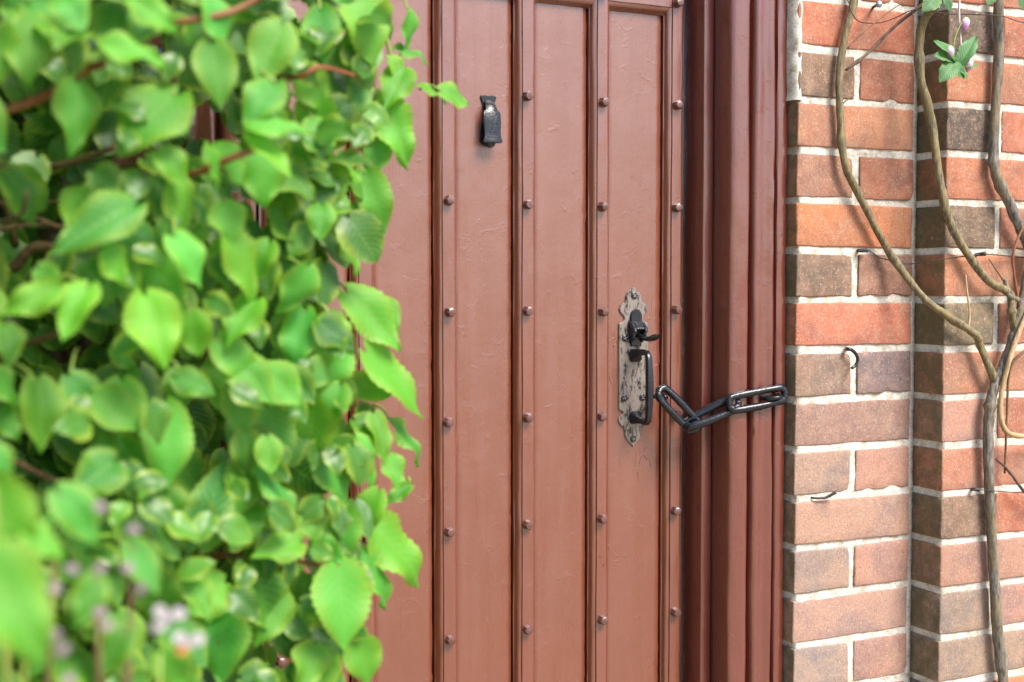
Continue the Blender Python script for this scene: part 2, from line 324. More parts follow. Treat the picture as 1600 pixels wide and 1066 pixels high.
# ---------------------------------------------------------------- measured shapes, metres (x along the wall, y into it, z up)
LEAVES = [
    (-1.1379, -0.33, 1.4048, -1.1108, -0.3379, 1.3576, 0.0474, 0.35),
    (-1.0838, -0.4, 1.478, -1.0869, -0.4117, 1.4156, 0.0507, 0.7),
    (-1.0023, -0.42, 1.4716, -1.0567, -0.4334, 1.4226, 0.0703, 0.6),
    (-1.1198, -0.4, 1.5324, -1.1261, -0.4182, 1.471, 0.0599, 0.5),
    (-1.0684, -0.47, 1.5006, -1.0186, -0.4817, 1.4888, 0.0321, 0.9),
    (-1.0403, -0.42, 1.3722, -1.1093, -0.4375, 1.3338, 0.051, 0.55),
    (-1.0022, -0.4, 1.394, -0.9822, -0.3889, 1.3504, 0.0494, 0.7),
    (-0.9101, -0.36, 1.4277, -0.91, -0.3629, 1.3754, 0.0553, 0.8),
    (-0.935, -0.42, 1.4389, -0.8974, -0.4382, 1.4024, 0.0343, 0.95),
    (-0.9374, -0.43, 1.4458, -0.8835, -0.4388, 1.4512, 0.0329, 0.9),
    (-0.8505, -0.33, 1.4681, -0.8346, -0.3468, 1.4329, 0.0424, 0.6),
    (-0.8238, -0.28, 1.4156, -0.7934, -0.2716, 1.3672, 0.0462, 0.7),
    (-0.7688, -0.25, 1.4255, -0.7452, -0.253, 1.3565, 0.0479, 0.8),
    (-0.7963, -0.24, 1.3616, -0.769, -0.2359, 1.316, 0.0477, 0.65),
    (-0.7445, -0.24, 1.5021, -0.7153, -0.2454, 1.4322, 0.0552, 0.8),
    (-0.6947, -0.22, 1.5271, -0.6615, -0.2264, 1.5169, 0.0311, 0.6),
    (-0.6683, -0.22, 1.5238, -0.627, -0.2084, 1.5141, 0.0379, 0.8),
    (-0.7221, -0.22, 1.5665, -0.6787, -0.2149, 1.5621, 0.0259, 0.6),
    (-0.7375, -0.2, 1.6278, -0.7122, -0.1969, 1.5855, 0.0242, 0.4),
    (-0.7931, -0.3, 1.6021, -0.7771, -0.3173, 1.5328, 0.0637, 0.8),
    (-0.8402, -0.32, 1.5807, -0.8403, -0.3325, 1.5276, 0.0444, 0.8),
    (-0.7623, -0.2, 1.4884, -0.7298, -0.1931, 1.4411, 0.0414, 0.15),
    (-0.7858, -0.24, 1.295, -0.7279, -0.2535, 1.2315, 0.0602, 0.7),
    (-0.7675, -0.25, 1.2286, -0.692, -0.2424, 1.1582, 0.0607, 0.85),
    (-0.8531, -0.3, 1.2756, -0.869, -0.3078, 1.2132, 0.0499, 0.8),
    (-0.8077, -0.29, 1.2347, -0.8397, -0.2821, 1.1813, 0.0464, 0.85),
    (-0.7282, -0.22, 1.1461, -0.6803, -0.2081, 1.0997, 0.036, 0.6),
    (-0.7329, -0.22, 1.11, -0.7251, -0.2359, 1.0675, 0.0354, 0.7),
    (-0.768, -0.26, 1.041, -0.6957, -0.2547, 0.9694, 0.0703, 0.8),
    (-0.7839, -0.27, 1.012, -0.7465, -0.2649, 0.9482, 0.0498, 0.7),
    (-0.8277, -0.33, 1.0141, -0.8221, -0.3494, 0.9298, 0.0772, 0.95),
    (-0.9114, -0.3, 1.0198, -0.8883, -0.3159, 0.9514, 0.078, 0.4),
    (-0.9127, -0.33, 1.1154, -0.8628, -0.3273, 1.0716, 0.0401, 0.6),
    (-0.8684, -0.33, 1.0439, -0.9204, -0.3488, 1.0391, 0.0404, 0.7),
    (-0.8097, -0.3, 1.0673, -0.8172, -0.3053, 1.0109, 0.0459, 0.9),
    (-1.006, -0.36, 1.1878, -0.9985, -0.3697, 1.1103, 0.0598, 0.95),
    (-0.9848, -0.34, 1.2221, -0.9805, -0.3346, 1.1834, 0.0463, 0.5),
    (-1.0434, -0.36, 1.213, -1.0488, -0.3781, 1.1641, 0.0534, 0.5),
    (-1.1173, -0.38, 1.2166, -1.1137, -0.3901, 1.155, 0.0485, 0.6),
    (-1.0302, -0.42, 1.2914, -1.0154, -0.4389, 1.2286, 0.0574, 0.9),
    (-1.0816, -0.44, 1.3015, -1.107, -0.4566, 1.2588, 0.0419, 0.85),
    (-1.1049, -0.44, 1.2993, -1.1538, -0.4376, 1.278, 0.0343, 0.8),
    (-1.0052, -0.42, 1.3448, -0.9773, -0.4196, 1.3016, 0.045, 0.9),
    (-1.064, -0.42, 1.3327, -1.0417, -0.4133, 1.3032, 0.0404, 0.8),
    (-0.9473, -0.38, 1.3496, -0.9132, -0.3727, 1.2797, 0.0448, 0.9),
    (-0.8903, -0.3, 1.3794, -0.8506, -0.2901, 1.3309, 0.0535, 0.5),
    (-0.9528, -0.36, 1.2499, -0.9125, -0.3576, 1.2057, 0.0435, 0.8),
    (-0.9285, -0.33, 1.2043, -0.9244, -0.3373, 1.1486, 0.0475, 0.5),
    (-0.8493, -0.32, 1.1821, -0.8543, -0.3081, 1.1201, 0.0675, 0.55),
    (-1.0532, -0.38, 1.0949, -0.99, -0.3897, 1.0435, 0.0503, 0.5),
    (-0.9668, -0.33, 1.0522, -0.9427, -0.3288, 1.1322, 0.0555, 0.4),
    (-1.0712, -0.36, 1.1137, -1.0539, -0.3579, 1.167, 0.0486, 0.6),
    (-0.9465, -0.34, 0.983, -0.9576, -0.3542, 0.9163, 0.0664, 0.7),
    (-1.0433, -0.46, 1.5428, -1.007, -0.4634, 1.5186, 0.0363, 0.95),
    (-0.9704, -0.42, 1.5578, -0.9589, -0.4181, 1.5165, 0.0451, 0.85),
    (-0.9708, -0.42, 1.5181, -0.9606, -0.4234, 1.4613, 0.0486, 0.6),
    (-0.9011, -0.4, 1.5448, -0.9282, -0.4105, 1.4882, 0.0527, 0.6),
    (-0.8661, -0.34, 1.5151, -0.8305, -0.3298, 1.4744, 0.0457, 0.7),
    (-1.0986, -0.45, 1.5423, -1.0859, -0.4692, 1.5135, 0.0387, 0.9),
    (-1.1349, -0.4, 1.5517, -1.1295, -0.3887, 1.5162, 0.0358, 0.6),
    (-0.9128, -0.42, 1.4878, -0.9453, -0.432, 1.4497, 0.0444, 0.8),
    (-0.7836, -0.27, 1.5317, -0.7888, -0.285, 1.4755, 0.0447, 0.5),
    (-0.858, -0.33, 1.3197, -0.8815, -0.3186, 1.2684, 0.0486, 0.7),
    (-0.9174, -0.36, 1.2881, -0.9515, -0.3732, 1.2461, 0.0462, 0.7),
    (-0.9862, -0.4, 1.2771, -0.9808, -0.3997, 1.236, 0.0431, 0.8),
    (-0.799, -0.25, 1.4449, -0.7725, -0.2565, 1.4042, 0.0319, 0.9),
    (-0.8622, -0.3, 1.4179, -0.832, -0.2883, 1.3869, 0.0428, 0.5),
    (-0.9717, -0.42, 1.4211, -0.9582, -0.4095, 1.3879, 0.0398, 0.85),
    (-0.837, -0.3, 1.1214, -0.7936, -0.2938, 1.0706, 0.0549, 0.6),
    (-0.7638, -0.26, 1.1613, -0.7522, -0.2786, 1.114, 0.0401, 0.6),
    (-0.7887, -0.28, 1.1368, -0.7618, -0.2743, 1.0792, 0.0447, 0.8),
    (-0.8539, -0.31, 1.0708, -0.8441, -0.3222, 1.0391, 0.0402, 0.5),
    (-0.8786, -0.3, 0.9849, -0.9098, -0.3177, 0.94, 0.0485, 0.5),
    (-0.848, -0.31, 0.9307, -0.8669, -0.3281, 0.8916, 0.0527, 0.6),
    (-0.793, -0.29, 0.9259, -0.7786, -0.289, 0.8719, 0.0514, 0.7),
    (-0.893, -0.31, 1.1778, -0.8735, -0.3094, 1.1115, 0.054, 0.5),
    (-1.0893, -0.37, 1.2197, -1.0627, -0.3748, 1.1784, 0.041, 0.5),
    (-1.143, -0.38, 1.2668, -1.1391, -0.3928, 1.2309, 0.0357, 0.3),
    (-1.155, -0.4, 1.229, -1.1317, -0.3915, 1.1943, 0.0348, 0.6),
    (-1.0034, -0.34, 1.1051, -0.976, -0.3519, 1.0557, 0.0437, 0.35),
    (-1.0412, -0.34, 1.1561, -1.0174, -0.3535, 1.114, 0.0369, 0.35),
    (-1.1493, -0.38, 1.194, -1.135, -0.3955, 1.1668, 0.0301, 0.5),
    (-1.0148, -0.35, 1.0281, -1.0016, -0.3392, 0.9751, 0.0551, 0.5),
    (-1.0543, -0.38, 1.0027, -1.0463, -0.3983, 0.9535, 0.0529, 0.4),
    (-0.9731, -0.32, 1.0306, -0.9529, -0.3109, 0.982, 0.0429, 0.3),
    (-0.8994, -0.34, 1.3444, -0.9153, -0.3389, 1.3067, 0.0385, 0.8),
    (-0.8163, -0.28, 1.2668, -0.8049, -0.2875, 1.2264, 0.0413, 0.8),
    (-0.7418, -0.23, 1.2863, -0.7294, -0.2474, 1.2511, 0.0301, 0.6),
    (-1.0167, -0.42, 1.4191, -0.9888, -0.4189, 1.3919, 0.0394, 0.7),
    (-1.0686, -0.4, 1.4018, -1.0442, -0.4176, 1.379, 0.0361, 0.35),
    (-0.9518, -0.38, 1.3781, -0.9444, -0.3854, 1.3393, 0.0439, 0.8),
    (-1.1192, -0.42, 1.3167, -1.0985, -0.418, 1.3004, 0.027, 0.7),
    (-0.7159, -0.24, 1.0783, -0.7456, -0.2381, 1.0585, 0.0219, 0.5),
    (-0.7674, -0.28, 1.0804, -0.7872, -0.2737, 1.0324, 0.042, 0.7),
    (-0.7105, -0.23, 1.6067, -0.7071, -0.2205, 1.559, 0.0327, 0.8),
    (-0.7369, -0.24, 1.5501, -0.7042, -0.2328, 1.5218, 0.0342, 0.9),
    (-0.7728, -0.26, 1.5952, -0.7832, -0.2701, 1.626, 0.0409, 0.8),
    (-0.722, -0.24, 1.5407, -0.7515, -0.2599, 1.4943, 0.0445, 0.6),
    (-0.7446, -0.24, 1.4623, -0.7646, -0.2332, 1.42, 0.0359, 0.7),
    (-0.7744, -0.24, 1.3913, -0.7489, -0.2296, 1.3502, 0.0376, 0.7),
]
NEAR_LEAVES = [
    (-1.1857, -0.8, 1.1478, -1.1496, -0.8196, 1.0838, 0.0519, 0.8),
    (-1.1716, -0.7, 1.175, -1.1536, -0.7051, 1.1142, 0.0423, 0.7),
    (-1.1244, -0.62, 1.154, -1.0951, -0.621, 1.1148, 0.0352, 0.7),
    (-1.1716, -0.58, 1.1841, -1.1472, -0.5756, 1.1348, 0.0342, 0.6),
    (-1.1046, -0.66, 1.0981, -1.1185, -0.667, 1.0654, 0.0259, 0.5),
    (-1.0747, -0.62, 1.1129, -1.0569, -0.6344, 1.0764, 0.0268, 0.5),
    (-1.1528, -0.7, 1.1425, -1.1256, -0.7026, 1.1238, 0.0251, 0.75),
    (-1.0835, -0.66, 1.0597, -1.1056, -0.6615, 1.0288, 0.0301, 0.4),
    (-1.0583, -0.64, 1.0355, -1.0337, -0.6298, 1.001, 0.0319, 0.5),
]
PATHS = {
    'STEM_A': [[0.0962, -0.014, 1.7988], [0.0934, -0.014, 1.7405], [0.0758, -0.014, 1.6809], [0.0675, -0.013, 1.6273], [0.0704, -0.012, 1.5646], [0.0784, -0.014, 1.4919], [0.1101, -0.014, 1.4391], [0.1648, -0.018, 1.356], [0.2012, -0.05, 1.2892], [0.2273, -0.075, 1.2587], [0.2853, -0.078, 1.2282], [0.297, -0.076, 1.2109], [0.3284, -0.078, 1.1528]],
    'STEM_B': [[0.2296, -0.078, 1.7985], [0.2102, -0.07, 1.7403], [0.1998, -0.045, 1.7053], [0.1986, -0.042, 1.6371], [0.211, -0.055, 1.5576], [0.218, -0.07, 1.4584], [0.2413, -0.074, 1.39], [0.3048, -0.078, 1.3162], [0.3532, -0.08, 1.2921], [0.3573, -0.082, 1.2607], [0.3648, -0.082, 1.2302]],
    'STEM_C': [[0.3258, -0.076, 1.8093], [0.3258, -0.076, 1.75], [0.3296, -0.073, 1.6517], [0.3228, -0.073, 1.5318], [0.3265, -0.073, 1.484], [0.3536, -0.078, 1.4323], [0.3849, -0.078, 1.3825], [0.4165, -0.082, 1.3319]],
    'TRUNK': [[0.4353, -0.082, 1.4242], [0.3981, -0.082, 1.3419], [0.3802, -0.082, 1.2809], [0.3648, -0.082, 1.2302], [0.346, -0.08, 1.1848], [0.3285, -0.078, 1.1497], [0.3192, -0.076, 1.1094], [0.3198, -0.074, 1.0483], [0.3274, -0.074, 0.9458], [0.3364, -0.074, 0.8425], [0.3482, -0.074, 0.738], [0.3611, -0.074, 0.6533], [0.3667, -0.075, 0.475], [0.3623, -0.078, 0.2136]],
    'TAN_SHOOT': [[0.4287, -0.09, 1.3319], [0.3764, -0.095, 1.2608], [0.3476, -0.095, 1.2057], [0.3337, -0.09, 1.1504], [0.3299, -0.088, 1.11], [0.3373, -0.088, 1.0814], [0.3545, -0.09, 1.0686], [0.396, -0.09, 1.0645], [0.4352, -0.09, 1.0668]],
    'TWIG_A': [[0.0789, -0.014, 1.6328], [0.1159, -0.018, 1.6592], [0.1683, -0.022, 1.7068], [0.1996, -0.05, 1.7385], [0.2219, -0.06, 1.7629]],
    'TWIG_B': [[0.073, -0.025, 1.6644], [0.093, -0.03, 1.6844], [0.1545, -0.03, 1.7285], [0.1986, -0.03, 1.7522]],
    'TWIG_C': [[0.2706, -0.078, 1.2334], [0.2747, -0.076, 1.2613], [0.2707, -0.074, 1.2962], [0.2695, -0.072, 1.3211]],
    'TWIG_D': [[0.3545, -0.08, 1.2961], [0.3374, -0.075, 1.3214], [0.319, -0.07, 1.3465]],
    'TWIG_E': [[0.3689, -0.085, 1.2728], [0.3582, -0.085, 1.3214], [0.3548, -0.085, 1.3516], [0.3664, -0.085, 1.3819], [0.3837, -0.085, 1.4075]],
    'TWIG_F': [[0.437, -0.085, 1.219], [0.3816, -0.085, 1.1995], [0.3573, -0.08, 1.1693], [0.3595, -0.073, 1.0871], [0.3603, -0.07, 1.0046]],
    'TWIG_G': [[0.3386, -0.072, 1.0287], [0.3619, -0.075, 1.0103], [0.392, -0.08, 0.9751], [0.4277, -0.08, 0.9498]],
    'TWIG_H': [[0.0711, -0.014, 1.579], [0.0795, -0.014, 1.5863], [0.0971, -0.012, 1.5964]],
    'TWIG_I': [[0.3687, -0.085, 1.2809], [0.3484, -0.082, 1.2911], [0.3466, -0.078, 1.3143]],
    'PALE_SHOOT': [[0.2215, -0.1, 1.7735], [0.2165, -0.105, 1.7148], [0.2149, -0.11, 1.6756], [0.2145, -0.115, 1.6414]],
    'BUD_STALK_A': [[0.2059, -0.115, 1.6284], [0.1965, -0.115, 1.659], [0.206, -0.115, 1.6882], [0.2208, -0.115, 1.7056]],
    'BUD_STALK_B': [[0.2059, -0.115, 1.6284], [0.1914, -0.118, 1.6439], [0.1841, -0.12, 1.66]],
    'BUD_STALK_C': [[0.2059, -0.115, 1.6265], [0.2173, -0.12, 1.636], [0.2248, -0.12, 1.6442]],
    'WIRE_A': [[0.1101, -0.008, 1.3585], [0.1281, -0.012, 1.3586], [0.1511, -0.012, 1.348], [0.1741, -0.015, 1.3432], [0.1974, -0.025, 1.3382], [0.2362, -0.064, 1.3458], [0.3121, -0.07, 1.3534], [0.3984, -0.066, 1.3494], [0.4835, -0.066, 1.3482]],
    'WIRE_B': [[0.0844, -0.01, 1.7405], [0.0725, -0.035, 1.7133], [0.1011, -0.02, 1.7062], [0.1428, -0.015, 1.7098], [0.1699, -0.02, 1.7191], [0.1808, -0.05, 1.726], [0.226, -0.07, 1.7204], [0.2799, -0.12, 1.7128], [0.3751, -0.08, 1.718], [0.4585, -0.08, 1.7212]],
    'WIRE_C': [[0.2915, -0.066, 0.9818], [0.308, -0.075, 0.982], [0.3317, -0.085, 0.9798], [0.3921, -0.08, 0.973], [0.4772, -0.08, 0.9725]],
    'HOOK': [[0.1048, 0.01, 1.206], [0.0923, -0.008, 1.206], [0.0965, -0.012, 1.2051], [0.1045, -0.013, 1.199], [0.1084, -0.013, 1.19], [0.1047, -0.013, 1.1812], [0.0973, -0.013, 1.1764]],
    'NAIL_A': [[0.1476, 0.01, 1.7357], [0.1406, -0.004, 1.7362], [0.1281, -0.03, 1.7338]],
    'NAIL_B': [[0.1211, 0.008, 1.3591], [0.1181, -0.006, 1.3587], [0.1268, -0.012, 1.3596]],
    'NAIL_C': [[0.3053, -0.05, 1.3528], [0.3027, -0.066, 1.3534], [0.306, -0.076, 1.3542]],
    'NAIL_D': [[0.3074, -0.05, 0.9785], [0.2995, -0.066, 0.9823], [0.3063, -0.07, 0.9814]],
    'NAIL_E': [[0.0325, 0.006, 0.9778], [0.0389, -0.003, 0.9767], [0.0549, -0.006, 0.977], [0.064, -0.01, 0.982], [0.0697, -0.012, 0.9849]],
    'HS_A': [[-1.1755, -0.36, 1.4454], [-1.1448, -0.37, 1.4543], [-1.1085, -0.38, 1.4692], [-1.0783, -0.4, 1.4895], [-1.062, -0.42, 1.4954]],
    'HS_B': [[-1.0509, -0.36, 1.5277], [-1.012, -0.4, 1.5352], [-0.9819, -0.42, 1.5398], [-0.9475, -0.42, 1.5514], [-0.9121, -0.42, 1.5749]],
    'HS_C': [[-1.0267, -0.3, 1.3931], [-0.9973, -0.34, 1.4004], [-0.9723, -0.38, 1.4083], [-0.9522, -0.41, 1.4182], [-0.931, -0.42, 1.427]],
    'HS_D': [[-0.9208, -0.2, 1.1971], [-0.9047, -0.25, 1.208], [-0.8826, -0.27, 1.212], [-0.8457, -0.26, 1.2056], [-0.7984, -0.22, 1.1804]],
    'HS_E': [[-1.1756, -0.2, 1.1284], [-1.1422, -0.24, 1.1364], [-1.1103, -0.28, 1.1221], [-1.0717, -0.3, 1.1039]],
    'HS_F': [[-0.9418, -0.26, 1.0227], [-0.8999, -0.28, 1.0255], [-0.8485, -0.29, 1.0134], [-0.81, -0.3, 1.0051]],
    'HS_G': [[-1.1603, -0.15, 1.2277], [-1.1203, -0.2, 1.2422], [-1.0891, -0.26, 1.2566], [-1.0577, -0.3, 1.2881]],
    'HS_H': [[-0.8866, -0.32, 1.5116], [-0.8718, -0.36, 1.5054], [-0.8525, -0.36, 1.5161], [-0.7935, -0.3, 1.5198]],
    'HS_I': [[-0.7513, -0.24, 1.6426], [-0.7441, -0.24, 1.5878], [-0.7259, -0.23, 1.5278], [-0.7222, -0.23, 1.4998], [-0.7485, -0.23, 1.4842]],
    'HS_J': [[-1.1199, -0.12, 1.3208], [-1.0956, -0.14, 1.3444], [-1.0528, -0.16, 1.3343], [-1.0129, -0.2, 1.3205]],
    'HS_K': [[-0.9597, -0.3, 1.0255], [-0.9654, -0.32, 1.049], [-0.96, -0.31, 1.0147], [-0.9547, -0.32, 0.9875]],
    'HS_L': [[-1.131, -0.12, 1.4289], [-1.1086, -0.16, 1.4231], [-1.0708, -0.22, 1.426], [-1.0354, -0.28, 1.4377]],
}
CLEMATIS_LEAVES = [
    (0.1965, -0.118, 1.6396, 0.156, -0.126, 1.6679, 0.023),
    (0.1921, -0.12, 1.6342, 0.2099, -0.128, 1.6134, 0.0211),
    (0.2027, -0.122, 1.6347, 0.2281, -0.13, 1.6798, 0.0251),
    (0.1902, -0.122, 1.6356, 0.1607, -0.13, 1.6069, 0.0284),
    (0.2129, -0.118, 1.636, 0.2368, -0.126, 1.6365, 0.0202),
    (0.2056, -0.115, 1.6436, 0.1763, -0.123, 1.6589, 0.0207),
    (0.2048, -0.12, 1.6275, 0.2149, -0.128, 1.6138, 0.0133),
    (0.1969, -0.08, 1.7418, 0.1647, -0.088, 1.719, 0.0292),
    (0.2096, -0.08, 1.743, 0.2189, -0.088, 1.7202, 0.0176),
    (0.3289, -0.11, 1.7551, 0.3397, -0.118, 1.7273, 0.0237),
    (0.2891, -0.1, 1.7562, 0.2723, -0.108, 1.7327, 0.0217),
    (0.1877, -0.118, 1.6417, 0.1539, -0.126, 1.6454, 0.0218),
    (0.1746, -0.07, 1.7465, 0.1776, -0.078, 1.7241, 0.0164),
]
FLOWER = [[-1.0699, -0.74, 1.0849], [-1.0578, -0.74, 1.0666], [-1.1104, -0.74, 1.1111]]
GAPS = [((-1.1122, -0.13, 1.4591), (-1.133, -0.42, 1.4273), 0.034), ((-1.0481, -0.13, 1.4259), (-1.0817, -0.42, 1.4008), 0.027), ((-1.1011, -0.13, 1.3446), (-1.1241, -0.42, 1.3357), 0.03), ((-1.1027, -0.13, 1.2336), (-1.1254, -0.42, 1.2469), 0.036), ((-1.0572, -0.13, 1.2347), (-1.0889, -0.42, 1.2478), 0.024), ((-1.117, -0.13, 1.1268), (-1.1368, -0.42, 1.1614), 0.038), ((-1.0655, -0.13, 1.1031), (-1.0956, -0.42, 1.1425), 0.022), ((-0.91, -0.13, 1.1266), (-0.9712, -0.42, 1.1612), 0.021), ((-0.9763, -0.13, 1.5323), (-1.0242, -0.42, 1.4859), 0.016), ((-0.9247, -0.13, 1.4684), (-0.9829, -0.42, 1.4348), 0.018), ((-0.8071, -0.13, 1.5147), (-0.8888, -0.42, 1.4719), 0.013), ((-0.9687, -0.13, 1.2792), (-1.0181, -0.42, 1.2834), 0.011), ((-0.9151, -0.13, 0.9734), (-0.9752, -0.42, 1.0387), 0.013)]

# ---------------------------------------------------------------- ground
g = mk('ground', [(-150, -150, 0), (150, -150, 0), (150, 150, 0), (-150, 150, 0)], [(0, 1, 2, 3)], M_ground, smooth=False)
g['kind'] = 'structure'

# ---------------------------------------------------------------- brick walls
COURSE = .0762; JZ = 1.663; BH = .0655          # JZ: height of the mortar joint numbered 0
def course_z(k): return JZ - COURSE * (k + .5)
BM = {}
def brick_me(kind, wd, dp, var):
    key = (kind, var)
    if key not in BM:
        V, F = rbox(wd, BH, dp, r=.0028, nx=max(4, int(wd / .012)), nzz=5, amp=.0011, chip=True, seed=len(BM) * 3.7 + 1)
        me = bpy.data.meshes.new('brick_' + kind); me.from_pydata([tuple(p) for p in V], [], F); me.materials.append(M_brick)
        me.polygons.foreach_set('use_smooth', [True] * len(me.polygons)); BM[key] = me
    return BM[key]
rb = random.Random(11)
def brick(parent, kind, x0, x1, y, k, col, dp=.10):
    wd = x1 - x0
    kk = '%s_%d' % (kind, round(wd * 1000))
    me = brick_me(kk, wd, dp, rb.randrange(4))
    M = Matrix.Translation((x0 + wd / 2 + rb.uniform(-.001, .001), y + rb.uniform(-.0012, .0012), course_z(k) + rb.uniform(-.001, .001))) @ Matrix.Rotation(rb.uniform(-.006, .006), 4, 'Y')
    return place('brick', me, M, parent, col)
BK = .80
_srgb = srgb
def srgb(r, g, b, k=1.0):          # fired-clay tones, slightly dusty
    m = (r + g + b) / 3; return _srgb(r * .84 + m * .16, g * .84 + m * .16, b * .84 + m * .16, k)
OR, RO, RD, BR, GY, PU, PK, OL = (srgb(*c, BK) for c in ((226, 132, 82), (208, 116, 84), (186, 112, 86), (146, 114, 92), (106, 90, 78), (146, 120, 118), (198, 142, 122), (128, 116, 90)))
PILLAR = {-3: [RD], -2: [RD, RO], -1: [RO], 0: [BR, RD], 1: [srgb(206, 134, 98, BK)], 2: [srgb(190, 126, 98, BK), RD], 3: [OR], 4: [BR, srgb(165, 116, 96, BK)],
          5: [srgb(216, 122, 92, BK)], 6: [srgb(158, 126, 108, BK), PU], 7: [srgb(164, 126, 114, BK)], 8: [srgb(178, 144, 126, BK), PK], 9: [srgb(194, 148, 126, BK)],
          10: [srgb(180, 148, 130, BK), PK], 11: [srgb(192, 148, 130, BK)], 12: [srgb(172, 148, 136, BK), PK]}
STEP = {-1: [GY, RO], 0: [srgb(200, 124, 88, BK)], 1: [GY, RO], 2: [srgb(200, 118, 84, BK)], 3: [srgb(124, 102, 80, BK), RD], 4: [srgb(212, 134, 94, BK)], 5: [OL, RD],
        6: [srgb(202, 132, 98, BK)], 7: [PK, RD], 8: [srgb(204, 128, 98, BK)], 9: [BR, RO], 10: [srgb(190, 138, 116, BK)], 11: [srgb(164, 140, 122, BK), PK], 12: [srgb(172, 144, 122, BK)]}
def anyc(): return rb.choice([OR, RO, RO, RD, RD, BR, PU, PK, GY])

def mortar(parent, x0, x1, y, z0, z1, yb, step=.006, left=None):
    nx = max(2, int((x1 - x0) / step)); n = max(2, int((z1 - z0) / step)); V = []; F = []
    for k in range(n + 1):
        z = z0 + (z1 - z0) * k / n
        V.append((x0, yb, z))
        for i in range(nx + 1):
            x = x0 + (x1 - x0) * i / nx
            h = .0011 * nz(x, 3, z, 42) + .0009 * nz(x, 9, z, 110)
            V.append((x + (0 if i else .0015 * nz(2, 5, z, 60)), y + h, z))
        V.append((x1, yb, z))
    m = nx + 3
    for k in range(n):
        for i in range(m - 1): F.append((k * m + i, k * m + i + 1, (k + 1) * m + i + 1, (k + 1) * m + i))
    return mk('mortar', V, F, M_mortar, parent)

wall = thing('brick_wall', 'weathered red brick wall with pale lime mortar to the right of the door', 'brick wall', (.4, 0, 0))
XR = .2286
for k in range(-7, 22):
    cols = PILLAR.get(k) or [anyc(), anyc()]
    even = k % 2 == 0
    if not even: brick(wall, 'stretcher', .001, XR - .001, 0, k, cols[0])
    else:
        brick(wall, 'half', .001, .1085, 0, k, cols[0]); brick(wall, 'half', .1185, XR - .001, 0, k, cols[-1])
    cs = STEP.get(k) or [anyc(), anyc()]
    x = .2385
    if even:
        brick(wall, 'quoin_stretcher', x, x + .218, -.06, k, cs[0]); x += .2286
    else:
        brick(wall, 'quoin_header', x, x + .1045, -.06, k, cs[0]); x += .1145
        brick(wall, 'face_stretcher', x, x + .218, -.06, k, cs[-1]); x += .2286
    while x < .85:
        brick(wall, 'face_stretcher', x, x + .218, -.06, k, anyc()); x += .2286
mortar(wall, .006, .236, .0026, 0.05, 2.2, .11)
mortar(wall, .2420, .93, -.0574, 0.05, 2.2, .11)
V = []; F = []          # ragged strip of old white pointing in the gap between frame and bricks
n = 150
for i in range(n + 1):
    z = 1.585 + .6 * i / n
    for j, (x, y) in enumerate(((-.006, .024), (-.005, .012), (-.0015, .003), (.0055, .0005), (.010, .006))):
        V.append((x + .0035 * nz(j, z, 1, 34), y + .003 * nz(j + 4, z, 2, 48) - .001, z))
for i in range(n):
    for j in range(4): F.append((i * 5 + j, i * 5 + j + 1, i * 5 + j + 6, i * 5 + j + 5))
mk('pointing', V, F, M_mortar, wall)

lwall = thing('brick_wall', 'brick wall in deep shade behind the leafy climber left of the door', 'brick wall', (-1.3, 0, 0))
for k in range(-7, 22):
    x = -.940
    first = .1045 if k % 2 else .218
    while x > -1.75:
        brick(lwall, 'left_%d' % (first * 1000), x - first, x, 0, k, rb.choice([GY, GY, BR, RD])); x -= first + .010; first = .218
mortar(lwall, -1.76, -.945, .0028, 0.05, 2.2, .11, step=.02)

# ---------------------------------------------------------------- door
DX = [-.158, -.287, -.410, -.534, -.657, -.780]      # batten centres
door = thing('plank_door', 'brown-red painted plank door with studded moulded battens', 'door', (-.469, .11, 0))
Z0, Z1 = .02, 1.95; RAIL = 1.7157
def plank(x0, x1, z0, z1, y, seed, name='plank'):
    nx, n = 10, int((z1 - z0) / .012); V = []; F = []
    for k in range(n + 1):
        z = z0 + (z1 - z0) * k / n
        row = []
        e0 = .0010 * nz(seed, z, 1, 60) + .0006 * nz(seed, z, 5, 190); e1 = .0010 * nz(seed + 5, z, 1, 60) + .0009 * nz(seed + 5, z, 3, 170)
        row.append((x0 + e0, y + .012, z)); row.append((x0 + e0, y + .0012, z))
        for i in range(nx + 1):
            s = i / nx; x = x0 + .0008 + e0 * (1 - s) + e1 * s + (x1 - x0 - .0016) * s
            row.append((x, y + .0007 * nz(x + seed, 1, z, 14) + .0004 * nz(x + seed, 4, z, 45), z))
        row.append((x1 + e1, y + .0012, z)); row.append((x1 + e1, y + .012, z))
        V += row
    m = nx + 5
    for k in range(n):
        for i in range(m - 1): F.append((k * m + i, k * m + i + 1, (k + 1) * m + i + 1, (k + 1) * m + i))
    return mk(name, V, F, M_door, door)
PY = .104
for i in range(5):
    plank(DX[i + 1] + .0165, DX[i] - .0198, Z0, RAIL + .03, PY, i * 3.1)
V, F = sweep([(-.80, .118), (-.140, .118), (-.140, .14), (-.80, .14)], Z0, Z1, 1, closed=True); mk('backing_board', V, F, M_dark, door, smooth=False)
half = [(-.0175, .112), (-.0175, .1012), (-.0162, .1004), (-.0156, .0985), (-.0148, .0965), (-.0132, .0945), (-.0112, .0931), (-.0092, .0925), (-.0082, .0925), (-.0076, .0902)]
prof = half + [(-.003, .0900), (.003, .0900)] + [(-a, b) for a, b in half[::-1]]
